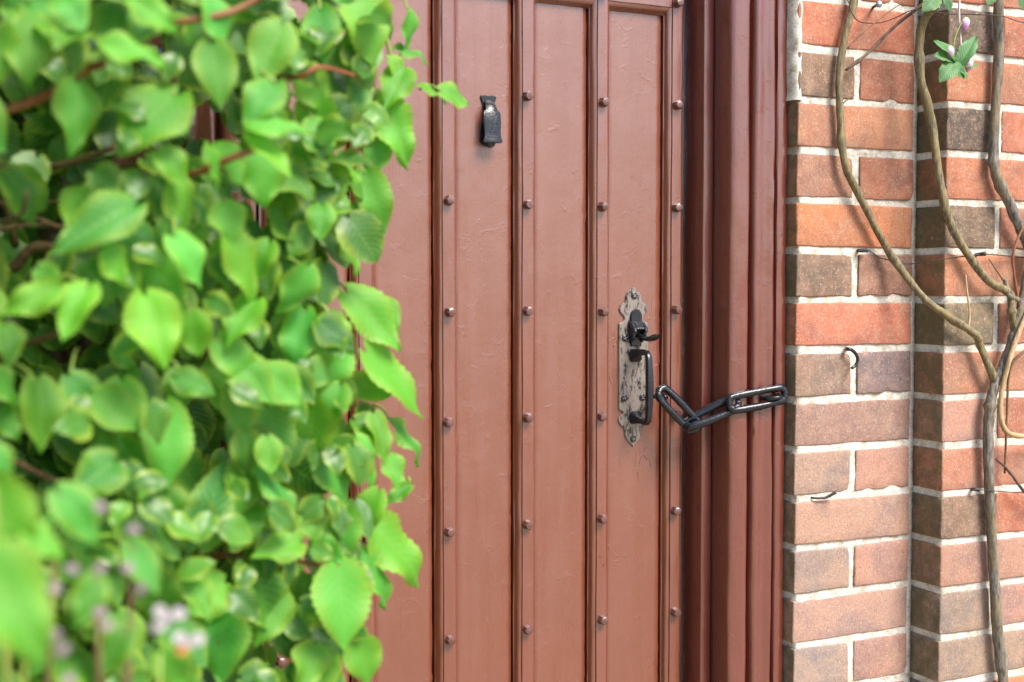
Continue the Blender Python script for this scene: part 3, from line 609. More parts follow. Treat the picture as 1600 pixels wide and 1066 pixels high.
def stud_me(var):
    r_ = random.Random(var); V = []; F = []; n = 7
    for (r, y) in ((.0078, .003), (.0074, -.002), (.0068, -.0095), (.0058, -.0112), (.0035, -.0117), (.0010, -.0118)):
        for k in range(n):
            a = 2 * math.pi * (k + r_.random() * .25) / n; q = r * r_.uniform(.93, 1.05)
            V.append((math.cos(a) * q, y + r_.uniform(-.0004, .0004), math.sin(a) * q))
    for i in range(5):
        for k in range(n): F.append((i * n + k, i * n + (k + 1) % n, (i + 1) * n + (k + 1) % n, (i + 1) * n + k))
    F.append(tuple(range(5 * n, 6 * n)))
    me = bpy.data.meshes.new('stud'); me.from_pydata(V, [], F); me.materials.append(M_stud)
    bm = bmesh.new(); bm.from_mesh(me); bmesh.ops.recalc_face_normals(bm, faces=bm.faces); bm.to_mesh(me); bm.free()
    me.polygons.foreach_set('use_smooth', [True] * len(me.polygons)); me.set_sharp_from_angle(angle=rad(32)); return me
SM = [stud_me(i) for i in range(6)]
rs = random.Random(3)
for i, bx in enumerate(DX):
    p = [(bx + a, b) for a, b in prof]
    V, F = sweep(p, Z0, Z1, 150, amp=.0009, freq=9, seed=i * 7.3)
    bt = mk('batten', V, F, M_batten, door, autos=38)
    for k in range(-1, 10):
        M = Matrix.Translation((bx + rs.uniform(-.0012, .0012), .0905, 1.5769 - .1553 * k + rs.uniform(-.002, .002))) @ Matrix.Rotation(rs.uniform(0, 6.28), 4, 'Y') @ Matrix.Rotation(rs.uniform(-.08, .08), 4, 'X') @ Matrix.Diagonal((1, rs.uniform(.9, 1.1), 1, 1))
        place('stud', rs.choice(SM), M, bt)
for i in range(5):          # moulded bottom edge of the top rail, one piece between each pair of battens
    pr = [(.106, RAIL - .002), (.1012, RAIL - .001), (.0990, RAIL + .0015), (.0965, RAIL + .0025), (.0945, RAIL + .0045), (.0935, RAIL + .0075), (.0932, RAIL + .0095), (.0918, RAIL + .0105), (.0916, RAIL + .05), (.0916, RAIL + .11), (.110, RAIL + .11)]
    V, F = sweep(pr, DX[i + 1] + .0085, DX[i] - .0085, 12, amp=.0007, freq=20, axis='x', seed=i * 2.2)
    mk('top_rail', V, [f[::-1] for f in F], M_batten, door, autos=40)

def disc(V, F, c, r, y0, y1, n=14, ax=(1, 0, 0), az=(0, 0, 1), dome=0.0):
    o = len(V)
    for (rr, yy) in ((r, y0), (r, y1), (r * .7, y1 - dome * .7), (r * .3, y1 - dome)):
        for k in range(n):
            a = 2 * math.pi * k / n; V.append((c[0] + math.cos(a) * rr, yy, c[1] + math.sin(a) * rr))
    for i in range(3):
        for k in range(n): F.append((o + i * n + k, o + i * n + (k + 1) % n, o + (i + 1) * n + (k + 1) % n, o + (i + 1) * n + k))
    F.append(tuple(o + 3 * n + k for k in range(n)))

def outline_plate(pts, y0, y1, bev, cx, cz):
    """extrude an x,z outline from y0 (back) to y1 (front) with a chamfer"""
    n = len(pts); V = []; F = []
    gx = sum(p[0] for p in pts) / n; 
    for (yy, ins) in ((y0, 0), (y1 + bev, 0), (y1, bev)):
        for i, (a, b) in enumerate(pts):
            pa, pb = pts[i - 1], pts[(i + 1) % n]; tx, tz = pb[0] - pa[0], pb[1] - pa[1]; L = math.hypot(tx, tz) or 1
            V.append((cx + a - tz / L * ins, yy, cz + b + tx / L * ins))
    for k in range(2):
        for i in range(n): F.append((k * n + i, k * n + (i + 1) % n, (k + 1) * n + (i + 1) % n, (k + 1) * n + i))
    F.append(tuple(2 * n + i for i in range(n)))
    return V, F
def fix(o):
    bm = bmesh.new(); bm.from_mesh(o.data); bmesh.ops.recalc_face_normals(bm, faces=bm.faces); bm.to_mesh(o.data); bm.free(); return o
def bev(o, wd, seg=2):
    m = o.modifiers.new('bevel', 'BEVEL'); m.width = wd; m.segments = seg; m.limit_method = 'ANGLE'; m.angle_limit = rad(35); return o

# latch handle
HX, HZ = -.2255, 1.3028
out = [(0, 0), (5, 4.5), (10.5, 9), (13.5, 15), (14, 20), (17, 24), (22, 28), (24.5, 33), (24, 38), (20.5, 42), (16.5, 46), (16, 50), (19, 53.5), (24, 55), (25.5, 57)]
low = [(25.5, 186), (22, 187.5), (18.5, 190), (18.5, 193), (22, 195.5), (25.5, 199.5), (26, 205), (22, 210.5), (17, 214), (15, 219), (14.5, 226), (11, 233), (5, 239), (0, 244)]
right = [(a / 1000, -b / 1000) for a, b in out + low]
pts = right + [(-a, b) for a, b in right[-2:0:-1]]
pts = pts[::-1]
V, F = outline_plate(pts, .1045, .1005, .0012, HX, HZ)
plate = fix(mk('handle_plate', V, F, M_plate, door, smooth=False))
plate['label'] = 'worn iron latch plate with lobed ends'
for (a, b) in ((0, 14), (-16, 78), (-16.5, 169), (-1, 232), (15, 169)):
    V, F = [], []; c = (HX + a / 1000, HZ - b / 1000)
    disc(V, F, c, .0052, .1008, .0992, 14, dome=.0011)
    s = fix(mk('screw', V, F, M_iron, plate, autos=40))
    V, F = [], []
    an = rs.uniform(0, 1.5)
    for q in (an, an + math.pi / 2):
        o = len(V); dx, dz = math.cos(q), math.sin(q)
        for (l, ww) in ((-.0036, -.0006), (.0036, -.0006), (.0036, .0006), (-.0036, .0006)): V.append((c[0] + dx * l - dz * ww, .0979 - (.0001 if q > an else 0), c[1] + dz * l + dx * ww))
        F.append((o, o + 1, o + 2, o + 3))
    mk('screw_slot', V, F, M_plate, plate, smooth=False)
# thumb latch: arched backplate, box housing and spoon-shaped lever
zt = HZ - .0385
arch = [(-.0095, -.052), (.0095, -.052), (.0105, -.03), (.0105, -.008)] + [(.0105 * math.cos(a), -.008 + .0125 * math.sin(a)) for a in [math.pi * i / 10 for i in range(1, 10)]] + [(-.0105, -.008), (-.0105, -.03)]
V, F = outline_plate(arch, .1015, .0975, .0015, HX + .003, zt); ar = fix(mk('latch_arch', V, F, M_iron, plate, smooth=False))
def prism(pr, x0, x1):
    V = [(x0, a, b) for a, b in pr] + [(x1, a, b) for a, b in pr]; n = len(pr)
    return V, [(i, (i + 1) % n, n + (i + 1) % n, n + i) for i in range(n)] + [tuple(range(n)), tuple(range(n, 2 * n))]
V, F = prism([(.1005, zt - .013), (.094, zt - .015), (.084, zt - .024), (.082, zt - .030), (.0865, zt - .0300), (.0865, zt - .040), (.1005, zt - .048)], HX - .0095, HX - .0045)
bev(fix(mk('latch_cheek', V, F, M_iron, plate, smooth=False)), .0012)
V, F = prism([(.1005, zt - .013), (.094, zt - .015), (.084, zt - .024), (.082, zt - .030), (.0865, zt - .0300), (.0865, zt - .040), (.1005, zt - .048)], HX + .0095, HX + .0145)
bev(fix(mk('latch_cheek', V, F, M_iron, plate, smooth=False)), .0012)
V, F = prism([(.099, zt - .0135), (.0935, zt - .0155), (.0835, zt - .0245), (.085, zt - .0275), (.099, zt - .021)], HX - .0044, HX + .0094)
bev(fix(mk('latch_hood', V, F, M_iron, plate, smooth=False)), .001)
V = []; F = []; L = [(.100, .0038, .0, .004), (.086, .0042, -.001, .0042), (.074, .0058, -.0035, .004), (.066, .0095, -.0055, .0036), (.057, .0122, -.006, .0032), (.048, .0112, -.004, .0028), (.042, .0070, -.0005, .0022), (.0400, .002, .0012, .0014)]
for (y, hw, dz, th) in L:
    zc = zt - .0335 + dz
    for (a, b) in ((-hw, .001), (-hw * .5, th * .3 - .0004), (0, -.0005), (hw * .5, th * .3 - .0004), (hw, .001), (hw * .6, -th), (0, -th * 1.3), (-hw * .6, -th)): V.append((HX + .003 + a, y, zc + b))
for i in range(len(L) - 1):
    for k in range(8): F.append((i * 8 + k, i * 8 + (k + 1) % 8, i * 8 + 8 + (k + 1) % 8, i * 8 + 8 + k))
F.append(tuple(range((len(L) - 1) * 8, len(L) * 8)))
fix(mk('thumb_lever', V, F, M_iron, plate, autos=60))
# grip: two round feet, arms turned outwards and a tapering flat bar
g0, g1 = HZ - .1005, HZ - .203
def ringsweep(Q, R, n=10, pw=1.0):
    V = []; F = []
    for i, q in enumerate(Q):
        a = Vector(Q[max(0, i - 1)]); b = Vector(Q[min(len(Q) - 1, i + 1)]); tdir = (b - a).normalized(); sx = Vector((1, 0, 0)); sy = tdir.cross(sx).normalized()
        for k in range(n):
            an = 2 * math.pi * k / n; ca, sa = math.cos(an), math.sin(an)
            ca = math.copysign(abs(ca) ** pw, ca); sa = math.copysign(abs(sa) ** pw, sa)
            V.append(Vector(q) + sx * (R[i][0] * ca) + sy * (R[i][1] * sa))
    m = len(Q)
    for i in range(m - 1):
        for k in range(n): F.append((i * n + k, i * n + (k + 1) % n, (i + 1) * n + (k + 1) % n, (i + 1) * n + k))
    F.append(tuple(range(n))); F.append(tuple(range((m - 1) * n, m * n)))
    return V, F
hx = HX + .002
Q = [(hx, .1005, g0 - .004), (hx, .097, g0 - .003), (hx, .090, g0), (hx, .076, g0 + .002), (hx, .066, g0 + .001), (hx, .0615, g0 - .003), (hx, .060, g0 - .010), (hx, .0585, g0 - .030), (hx, .0575, (g0 + g1) / 2), (hx, .0585, g1 + .030), (hx, .060, g1 + .010), (hx, .0615, g1 + .003), (hx, .066, g1 - .001), (hx, .076, g1), (hx, .090, g1 + .001), (hx, .097, g1 + .003), (hx, .1005, g1 + .004)]
Rr = [(.0125, .0125), (.0115, .0115), (.0075, .0070), (.0068, .0055), (.0070, .0050), (.0072, .0050), (.0074, .0052), (.0086, .0058), (.0092, .0062), (.0086, .0058), (.0074, .0052), (.0072, .0050), (.0070, .0050), (.0068, .0055), (.0075, .0070), (.0115, .0115), (.0125, .0125)]
V, F = ringsweep(Q, [(a * (.82 if i in (0, 1, 15, 16) else .62), b * (.85 if i in (0, 1, 15, 16) else .8)) for i, (a, b) in enumerate(Rr)], 16, .5); fix(mk('grip', V, F, M_iron, plate, autos=55))

# curled paint round the plate
rp = random.Random(8)
for i in range(34):
    if i < 16: c = Vector((HX + .030 + rp.uniform(0, .012), PY, HZ - rp.uniform(.035, .16)))
    elif i < 20: c = Vector((HX - .030 + rp.uniform(-.006, .002), PY, HZ - rp.uniform(.06, .20)))
    else: c = Vector((HX + rp.uniform(-.030, .034), PY, HZ - .236 - rp.uniform(-.02, .05)))
    P = [c]; an = rp.uniform(0, 6.28)
    for k in range(4): an += rp.uniform(-1, 1); P.append(P[-1] + Vector((math.cos(an) * .0025, 0, math.sin(an) * .004)))
    V, F = tube(P, .0007, .0003, 5, 4); mk('paint_curl', V, F, M_batten, door)

# knocker
KX, KZ = -.4665, 1.5747
pts = [(-.0035, -.072), (.0035, -.0735), (.009, -.071), (.0125, -.065), (.0125, -.05), (.009, -.03), (.0085, -.012), (.0105, -.008), (.0125, -.002), (.0115, .0005), (.006, .0012), (0, .0002), (-.006, .0012), (-.0115, .0005), (-.0125, -.002), (-.0105, -.008), (-.0085, -.012), (-.009, -.03), (-.0125, -.05), (-.0135, -.064), (-.010, -.070)]
V, F = outline_plate(pts, .1048, .1012, .001, KX, KZ)
kp = fix(mk('knocker_plate', V, F, M_iron, door, smooth=False)); kp['label'] = 'small black iron knocker plate with flared ends'
L = [(-.006, .0045, .1000, .004), (-.010, .0065, .0950, .005), (-.0155, .0080, .0905, .0055), (-.021, .0085, .0880, .006), (-.0235, .0118, .0872, .006), (-.027, .0128, .0862, .006), (-.040, .0128, .0845, .006), (-.052, .0120, .0840, .006), (-.060, .0122, .0832, .006), (-.0635, .0140, .0822, .007), (-.0675, .0140, .0820, .008), (-.0680, .0120, .0830, .008)]
V = []; F = []
for (dz, hw, y, th) in L:
    for (a, b) in ((-hw, th), (-hw, th * .35), (-hw * .55, .0008), (0, 0), (hw * .55, .0008), (hw, th * .35), (hw, th)): V.append((KX + a, y + b, KZ + dz))
for i in range(len(L) - 1):
    for k in range(7): F.append((i * 7 + k, i * 7 + (k + 1) % 7, i * 7 + 7 + (k + 1) % 7, i * 7 + 7 + k))
F.append(tuple(range(7))); F.append(tuple(range((len(L) - 1) * 7, len(L) * 7)))
fix(mk('knocker_hammer', V, F, M_iron, kp, autos=45))
V, F = [], []; disc(V, F, (KX, KZ - .064), .0075, .1012, .091, 12, dome=.001); fix(mk('striker', V, F, M_iron, kp, autos=40))
def rib(P, r=.00055):
    V, F = tube(P, r, r, 5, 4); mk('relief_line', V, F, M_iron, kp)
def kp3(a, b):                                # point on the hammer's face
    for i in range(len(L) - 1):
        if L[i + 1][0] <= b <= L[i][0]:
            s = (b - L[i][0]) / (L[i + 1][0] - L[i][0]); y = L[i][2] + s * (L[i + 1][2] - L[i][2])
    return (KX + a, y - .0000 + .0008 * min(1, abs(a) / .007), KZ + b)
rib([kp3(.0075, -.0185), kp3(.003, -.0215), kp3(-.004, -.0245)]); rib([kp3(-.001, -.020), kp3(.004, -.0235), kp3(.0068, -.027)])
for i in range(5): rib([kp3(.0062, -.029 - i * .0026), kp3(.0045, -.0318 - i * .0028), kp3(.0015, -.0338 - i * .003), kp3(-.003, -.0362 - i * .0034)])
for i in range(3): rib([kp3(-.006 + i * .004, -.052), kp3(-.004 + i * .004, -.0545), kp3(-.006 + i * .0045, -.057)])
rib([kp3(-.009, -.0595), kp3(0, -.0605), kp3(.009, -.0595)])

# ---------------------------------------------------------------- door frame
frame = thing('timber_doorcase', 'moulded brown-red painted timber surround of the plank door', 'doorcase', (-.469, .06, 0))
FP = {
 'door_stop': [(-.126, .135), (-.126, .067), (-.1252, .0655), (-.1240, .065), (-.1095, .065), (-.108, .0656), (-.1062, .0675), (-.1062, .135)],
 'jamb': [(-.1060, .13), (-.1060, .032), (-.1052, .0275), (-.1025, .0235), (-.098, .0212), (-.090, .0200), (-.082, .0193), (-.0765, .0195), (-.0730, .0215), (-.0712, .0255), (-.0708, .034), (-.0700, .0365), (-.0660, .0365)],
 'moulding': [(-.0658, .0368), (-.0655, .0275), (-.0640, .0220), (-.0605, .0188), (-.0560, .0185), (-.0510, .0203), (-.0450, .0212), (-.0390, .0205), (-.0340, .0182), (-.0300, .0178), (-.0270, .0205), (-.0260, .0255), (-.0256, .034), (-.0226, .034)],
 'edge_strip': [(-.0225, .0342), (-.0222, .0245), (-.0210, .0215), (-.0190, .0205), (-.0110, .0200), (-.0050, .0203), (-.0034, .0215), (-.0030, .035), (-.0030, .10)],
}
for nm, pr in FP.items():
    V, F = sweep(pr, .0, 1.98, 190, amp=.0015 if nm != 'door_stop' else .0005, freq=7, seed=len(nm))
    mk(nm, V, F, M_frame, frame, autos=50)
    V, F = sweep([(-.938 - a, b) for a, b in pr], .0, 1.98, 60, amp=.0008, freq=7, seed=len(nm) + 4)
    mk(nm, V, [f[::-1] for f in F], M_frame, frame, autos=50)
V, F = sweep([(.135, 1.955), (.065, 1.955), (.065, 1.98), (.02, 1.98), (.02, 2.12), (.135, 2.12)], -.938, 0, 20, axis='x', amp=.0006, closed=True)
fix(mk('head_piece', V, F, M_frame, frame, autos=40))

# ---------------------------------------------------------------- chain between handle and frame
chain = thing('door_chain', 'black iron chain of long links from the latch handle to the door frame', 'chain', (-.10, .04, 1.10))
def link(a, b, wdir, wd, r, twist=0.0, name='link'):
    a, b = Vector(a), Vector(b); ax = (b - a); L = ax.length; ax.normalize(); wv = Vector(wdir); wv = (wv - ax * wv.dot(ax)).normalized(); nv = ax.cross(wv)
    P = []; hw = wd / 2; st = L / 2 - hw
    for i in range(40):
        an = 2 * math.pi * i / 40; c, s = math.cos(an), math.sin(an)
        px = hw * c + math.copysign(st, c) * min(1, abs(c) * 2.5); py = hw * s * (1 + .05 * math.sin(3 * an))
        q = twist * px / L; w2 = wv * math.cos(q) + nv * math.sin(q)
        P.append((a + b) / 2 + ax * px + w2 * py)
    V, F = tube(P, r, r, 10, smoothp=False, closed=True, rough=.32, seed=L * 100)
    return mk(name, V, F, M_iron, chain)
ey = [(-.2030, .100, 1.1345), (-.1985, .090, 1.1355), (-.1960, .080, 1.1370), (-.1940, .0715, 1.1380), (-.1905, .0665, 1.1365), (-.1870, .0700, 1.1345), (-.1865, .0770, 1.1340), (-.1890, .0860, 1.1345), (-.1910, .100, 1.1345)]
V, F = tube(ey, .0032, .0032, 8, 5, rough=.1); fix(mk('staple', V, F, M_iron, chain))
link((-.2005, .0660, 1.1470), (-.1455, .0480, 1.0880), (.8, .05, .62), .022, .0056, .2)
link((-.1640, .0505, 1.0930), (-.0900, .0235, 1.1290), (-.25, .75, .5), .0195, .0064, .9)
link((-.1080, .0190, 1.1260), (-.0135, .0080, 1.1400), (-.05, .12, 1), .0225, .0055, .1)
ey = [(-.0520, .030, 1.1310), (-.0470, .014, 1.1325), (-.0420, .006, 1.1335), (-.0330, .001, 1.1345), (-.0240, .004, 1.1350), (-.0190, .012, 1.1355), (-.0170, .030, 1.1360)]
V, F = tube(ey, .0034, .0034, 8, 5, rough=.1); fix(mk('staple', V, F, M_iron, chain))

# ---------------------------------------------------------------- iron bits on the brick wall
def bit(name, key, r0, r1, mat, label, cat, group=None, sides=8):
    V, F = tube(PATHS[key], r0, r1, sides, 5, rough=.12, seed=len(key))
    return tag(mk(name, V, F, mat, origin=PATHS[key][0]), label, cat, group)
bit('iron_hook', 'HOOK', .0030, .0024, M_iron, 'small black curled iron hook driven into the brick joint', 'hook')
nl = bit('galvanised_nail', 'NAIL_A', .0022, .0022, M_wire, 'flat-headed grey nail at the top of the brick wall', 'nail')
c0, c1 = Vector(PATHS['NAIL_A'][-2]), Vector(PATHS['NAIL_A'][-1]); dn = (c1 - c0).normalized()
V, F = tube([c1 - dn * .0012, c1 + dn * .0012], .0052, .0048, 12, smoothp=False); mk('nail_head', V, F, M_steel, nl)
bit('iron_nail', 'NAIL_B', .0026, .0034, M_wire, 'dark nail with wire wound round it left of the long curved stem', 'nail')
bit('iron_nail', 'NAIL_C', .0024, .0034, M_wire, 'dark nail in the joint under the fork of the vine', 'nail')
bit('iron_nail', 'NAIL_D', .0024, .0032, M_wire, 'dark nail in the joint beside the lower vine trunk', 'nail')
bit('bent_nail', 'NAIL_E', .0014, .0028, M_wire, 'bent rusty nail lying along a low mortar joint near the frame', 'nail')
bit('training_wire', 'WIRE_A', .0009, .0009, M_wire, 'thin dark wire from the nail across the middle of the vine stems', 'wire', None, 6)
bit('training_wire', 'WIRE_B', .0008, .0008, M_wire, 'thin dark wire looping along the top of the brick wall', 'wire', None, 6)
bit('training_wire', 'WIRE_C', .0008, .0008, M_wire, 'thin dark wire by the lower trunk of the vine', 'wire', None, 6)

# ---------------------------------------------------------------- clematis on the wall
clem = thing('clematis_vine', 'twisting woody vine with brown stems trained up the brick wall', 'vine', (PATHS['TRUNK'][-1][0], -.1, 0))
def stem(key, r0, r1, mat, parent, name='stem', sides=10, knots=.45, n=7):
    V, F = tube(PATHS[key], r0, r1, sides, n, rough=.22, knots=knots, seed=hash_(key)); return mk(name, V, F, mat, parent)
def hash_(s): return sum(ord(c) * (i + 1) for i, c in enumerate(s)) % 97
PATHS['TRUNK'].append([PATHS['TRUNK'][-1][0] + .01, -.1, 0.0])
stem('TRUNK', .0070, .0088, M_trunk, clem, 'trunk', 12, .4, 9)
stem('STEM_A', .0056, .0060, M_stem, clem); stem('STEM_B', .0068, .0062, M_stem, clem); stem('STEM_C', .0076, .0080, M_trunk, clem)
stem('TAN_SHOOT', .0036, .0045, M_tan, clem, 'shoot', 8, 0)
stem('TWIG_A', .0022, .0030, M_twig, clem, 'twig', 8); stem('TWIG_B', .0009, .0010, M_brown, clem, 'twig', 6, 0)
stem('TWIG_C', .0022, .0010, M_tan, clem, 'twig', 6, 0); stem('TWIG_D', .0018, .0009, M_brown, clem, 'twig', 6, 0)
stem('TWIG_E', .0024, .0020, M_red, clem, 'twig', 6, 0); stem('TWIG_F', .0028, .0016, M_brown, clem, 'twig', 6, 0)
stem('TWIG_G', .0016, .0030, M_twig, clem, 'twig', 6); stem('TWIG_H', .0016, .0008, M_brown, clem, 'twig', 6, 0)
stem('TWIG_I', .0048, .0038, M_trunk, clem, 'twig', 8, 0)
stem('PALE_SHOOT', .0017, .0017, M_pale, clem, 'shoot', 6, 0)
for k in 'ABC': stem('BUD_STALK_' + k, .0011, .0009, M_green, clem, 'bud_stalk', 6, 0)
def bud_me():
    V = []; F = []; n = 10
    for (z, r) in ((0, .0006), (.0015, .0028), (.005, .0050), (.009, .0052), (.013, .0036), (.016, .0014), (.0175, .0003)):
        for k in range(n):
            a = 2 * math.pi * k / n; q = r * (1 + .12 * math.cos(4 * a)); V.append((q * math.cos(a), q * math.sin(a), -z))
    for i in range(6):
        for k in range(n): F.append((i * n + k, i * n + n + k, i * n + n + (k + 1) % n, i * n + (k + 1) % n))
    me = bpy.data.meshes.new('flower_bud'); me.from_pydata(V, [], F); me.materials.append(M_bud); me.polygons.foreach_set('use_smooth', [True] * len(me.polygons)); return me
bme = bud_me()
for k, an in zip('ABC', (.15, -.1, .25)):
    e = Vector(PATHS['BUD_STALK_' + k][-1]); place('flower_bud', bme, Matrix.Translation(e + Vector((0, 0, .001))) @ Matrix.Rotation(an, 4, 'Y') @ Matrix.Scale(1.3, 4), clem)

# ---------------------------------------------------------------- leaves
def leaf_mesh(name, mat, nt_=36, nu=4, teeth=12, fold=.22, droop=.25, wave=.03, shape=(.42, .72), seed=0, V=None, F=None, UV=None, M=None, serr=.13):
    """unit leaf: base at 0, tip at y=1, half width 0.5 at its widest, normal +z"""
    own = V is None
    if own: V, F, UV = [], [], []
    o = len(V); pk = max((((i / 60) ** shape[0]) * ((1 - i / 60) ** shape[1]) for i in range(61)))
    for i in range(nt_ + 1):
        t_ = i / nt_; wd = .5 * (t_ ** shape[0]) * ((1 - t_) ** shape[1]) / pk
        if i == 0: wd = .10
        sv = (t_ * teeth) % 1.0
        wd *= 1 + serr * (sv - .5) if 0 < i < nt_ else 1
        back = .09 * (1 - t_) ** 5
        for j in range(-nu, nu + 1):
            u = j / nu; x = u * wd; y = t_ - back * abs(u) * 1.6
            z = fold * abs(x) * (1 - .55 * abs(u)) - droop * (t_ - .25) ** 2 + wave * math.sin(t_ * 11 + seed + (1.7 if u > 0 else 0)) * abs(u) ** 2 + .05 * nz(x * 2 + seed, t_ * 2.2, seed)
            p = Vector((x, y, z)); V.append(M @ p if M is not None else p); UV.append((abs(u), t_))
    m = 2 * nu + 1
    for i in range(nt_):
        for j in range(m - 1): F.append((o + i * m + j, o + i * m + j + 1, o + (i + 1) * m + j + 1, o + (i + 1) * m + j))
    if own: return leaf_data(name, V, F, UV, mat)
def leaf_data(name, V, F, UV, mat):
    me = bpy.data.meshes.new(name); me.from_pydata([tuple(p) for p in V], [], F); me.materials.append(mat)
    uvl = me.uv_layers.new(name='UVMap'); co = []
    for lp in me.loops: co += UV[lp.vertex_index]
    uvl.data.foreach_set('uv', co); me.polygons.foreach_set('use_smooth', [True] * len(me.polygons)); return me
def leaf_M(base, tip, width, nrm):
    b = Vector(base); d = Vector(tip) - b; L = d.length; y = d.normalized(); n = Vector(nrm); z = (n - y * n.dot(y)).normalized(); x = y.cross(z)
    return Matrix(((x.x * width, y.x * L, z.x * L, b.x), (x.y * width, y.y * L, z.y * L, b.y), (x.z * width, y.z * L, z.z * L, b.z), (0, 0, 0, 1)))
rl = random.Random(21)
LM = [leaf_mesh('hydrangea_leaf', M_leaf, fold=rl.uniform(.05, .45), droop=rl.uniform(.1, .45), wave=rl.uniform(.04, .10), seed=i * 2.3, shape=(rl.uniform(.50, .60), rl.uniform(1.05, 1.3))) for i in range(9)]
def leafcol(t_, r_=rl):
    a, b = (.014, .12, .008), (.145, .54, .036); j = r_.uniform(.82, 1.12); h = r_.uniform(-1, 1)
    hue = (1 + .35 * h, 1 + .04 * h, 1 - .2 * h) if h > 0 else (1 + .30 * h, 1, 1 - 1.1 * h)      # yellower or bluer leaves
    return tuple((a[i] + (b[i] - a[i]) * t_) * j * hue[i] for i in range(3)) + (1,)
hyd = thing('climbing_hydrangea', 'dense bright green climber with heart-shaped leaves covering the left of the door', 'climbing plant', (-1.15, -.08, 0))
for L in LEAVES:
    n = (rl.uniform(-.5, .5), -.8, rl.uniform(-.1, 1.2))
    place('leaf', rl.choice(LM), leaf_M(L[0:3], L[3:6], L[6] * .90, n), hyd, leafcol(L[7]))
# right-hand limit of the plant by height
EDGE = [(0.2, -0.818), (0.81, -0.822), (0.87, -0.814), (0.91, -0.807), (0.96, -0.803), (1.0, -0.773), (1.04, -0.788), (1.08, -0.788), (1.12, -0.773), (1.17, -0.765), (1.22, -0.78), (1.27, -0.794), (1.29, -0.808), (1.34, -0.815), (1.38, -0.786), (1.43, -0.779), (1.48, -0.756), (1.51, -0.749), (1.55, -0.756), (1.58, -0.778), (1.61, -0.792), (1.68, -0.795), (2.2, -0.928)]
def edge(z):
    for (a, b), (c, d) in zip(EDGE, EDGE[1:]):
        if a <= z <= c: return b + (d - b) * (z - a) / (c - a)
    return -.9
fill = []
while len(fill) < 2500:
    z = rl.uniform(.25, 2.1); x = edge(z) - (edge(z) + 1.72) * rl.random() ** 1.35; dpt = rl.random() ** .7
    front = -.30 - .14 * min(1, max(0, (edge(z) - x) / .35)); y = -.03 + (front + .03) * dpt
    pv = Vector((x, y, z - .025))
    if any((pv - (Vector(ga) + (Vector(gb) - Vector(ga)) * max(0, min(1, (y - ga[1]) / (gb[1] - ga[1]))))).length < gr + .012 for ga, gb, gr in GAPS): continue
    fill.append((y, x, z))
while len(fill) < 3300:          # inner layer close to the wall
    z = rl.uniform(.25, 2.1); fill.append((rl.uniform(-.11, -.03), edge(z) - .06 - (edge(z) + 1.66) * rl.random(), z))
for i in range(420):
    fill.append((rl.uniform(-.13, -.03), rl.uniform(-1.38, -.93), rl.uniform(.75, 1.72)))
fill.sort()
def fill_M(x, y, z):
    L = rl.uniform(.030, .062); d = Vector((rl.uniform(-.5, .8), rl.uniform(-.55, .15), rl.uniform(-1.1, -.1))).normalized() * L
    return leaf_M((x, y, z), Vector((x, y, z)) + d, L * rl.uniform(.7, 1.0), (rl.uniform(-.5, .5), -.8, rl.uniform(.0, .9)))
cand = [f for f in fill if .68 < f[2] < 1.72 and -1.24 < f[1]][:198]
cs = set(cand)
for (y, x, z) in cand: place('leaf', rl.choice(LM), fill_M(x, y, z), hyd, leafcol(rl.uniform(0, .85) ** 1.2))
V, F, UV = [], [], []
for f in fill:
    if f in cs: continue
    leaf_mesh('', None, nt_=12, nu=2, teeth=6, fold=.25, droop=.3, seed=rl.uniform(0, 9), V=V, F=F, UV=UV, M=fill_M(f[1], f[0], f[2]))
for i in range(230):          # small young leaves at the front of the plant
    z = rl.uniform(.72, 1.72); x = edge(z) - .02 - (edge(z) + 1.28) * rl.random(); y = -.27 - .15 * min(1, (edge(z) - x) / .3) - rl.uniform(0, .03)
    l_ = rl.uniform(.022, .042); d = Vector((rl.uniform(-.6, .9), rl.uniform(-.5, .1), rl.uniform(-1, .1))).normalized() * l_; b = Vector((x, y, z))
    if any((b - (Vector(ga) + (Vector(gb) - Vector(ga)) * max(0, min(1, (y - ga[1]) / (gb[1] - ga[1]))))).length < gr + .012 for ga, gb, gr in GAPS): continue
    leaf_mesh('', None, nt_=18, nu=3, teeth=9, fold=.3, droop=.3, wave=.05, shape=(.55, 1.1), seed=rl.uniform(0, 9), V=V, F=F, UV=UV, M=leaf_M(b, b + d, l_ * .85, (rl.uniform(-.5, .5), -.8, rl.uniform(0, 1))))
lo = bpy.data.objects.new('leaf_mass', leaf_data('leaf_mass', [p - hyd.location for p in V], F, UV, M_leafs)); C.objects.link(lo); lo.parent = hyd; lo['kind'] = 'stuff'
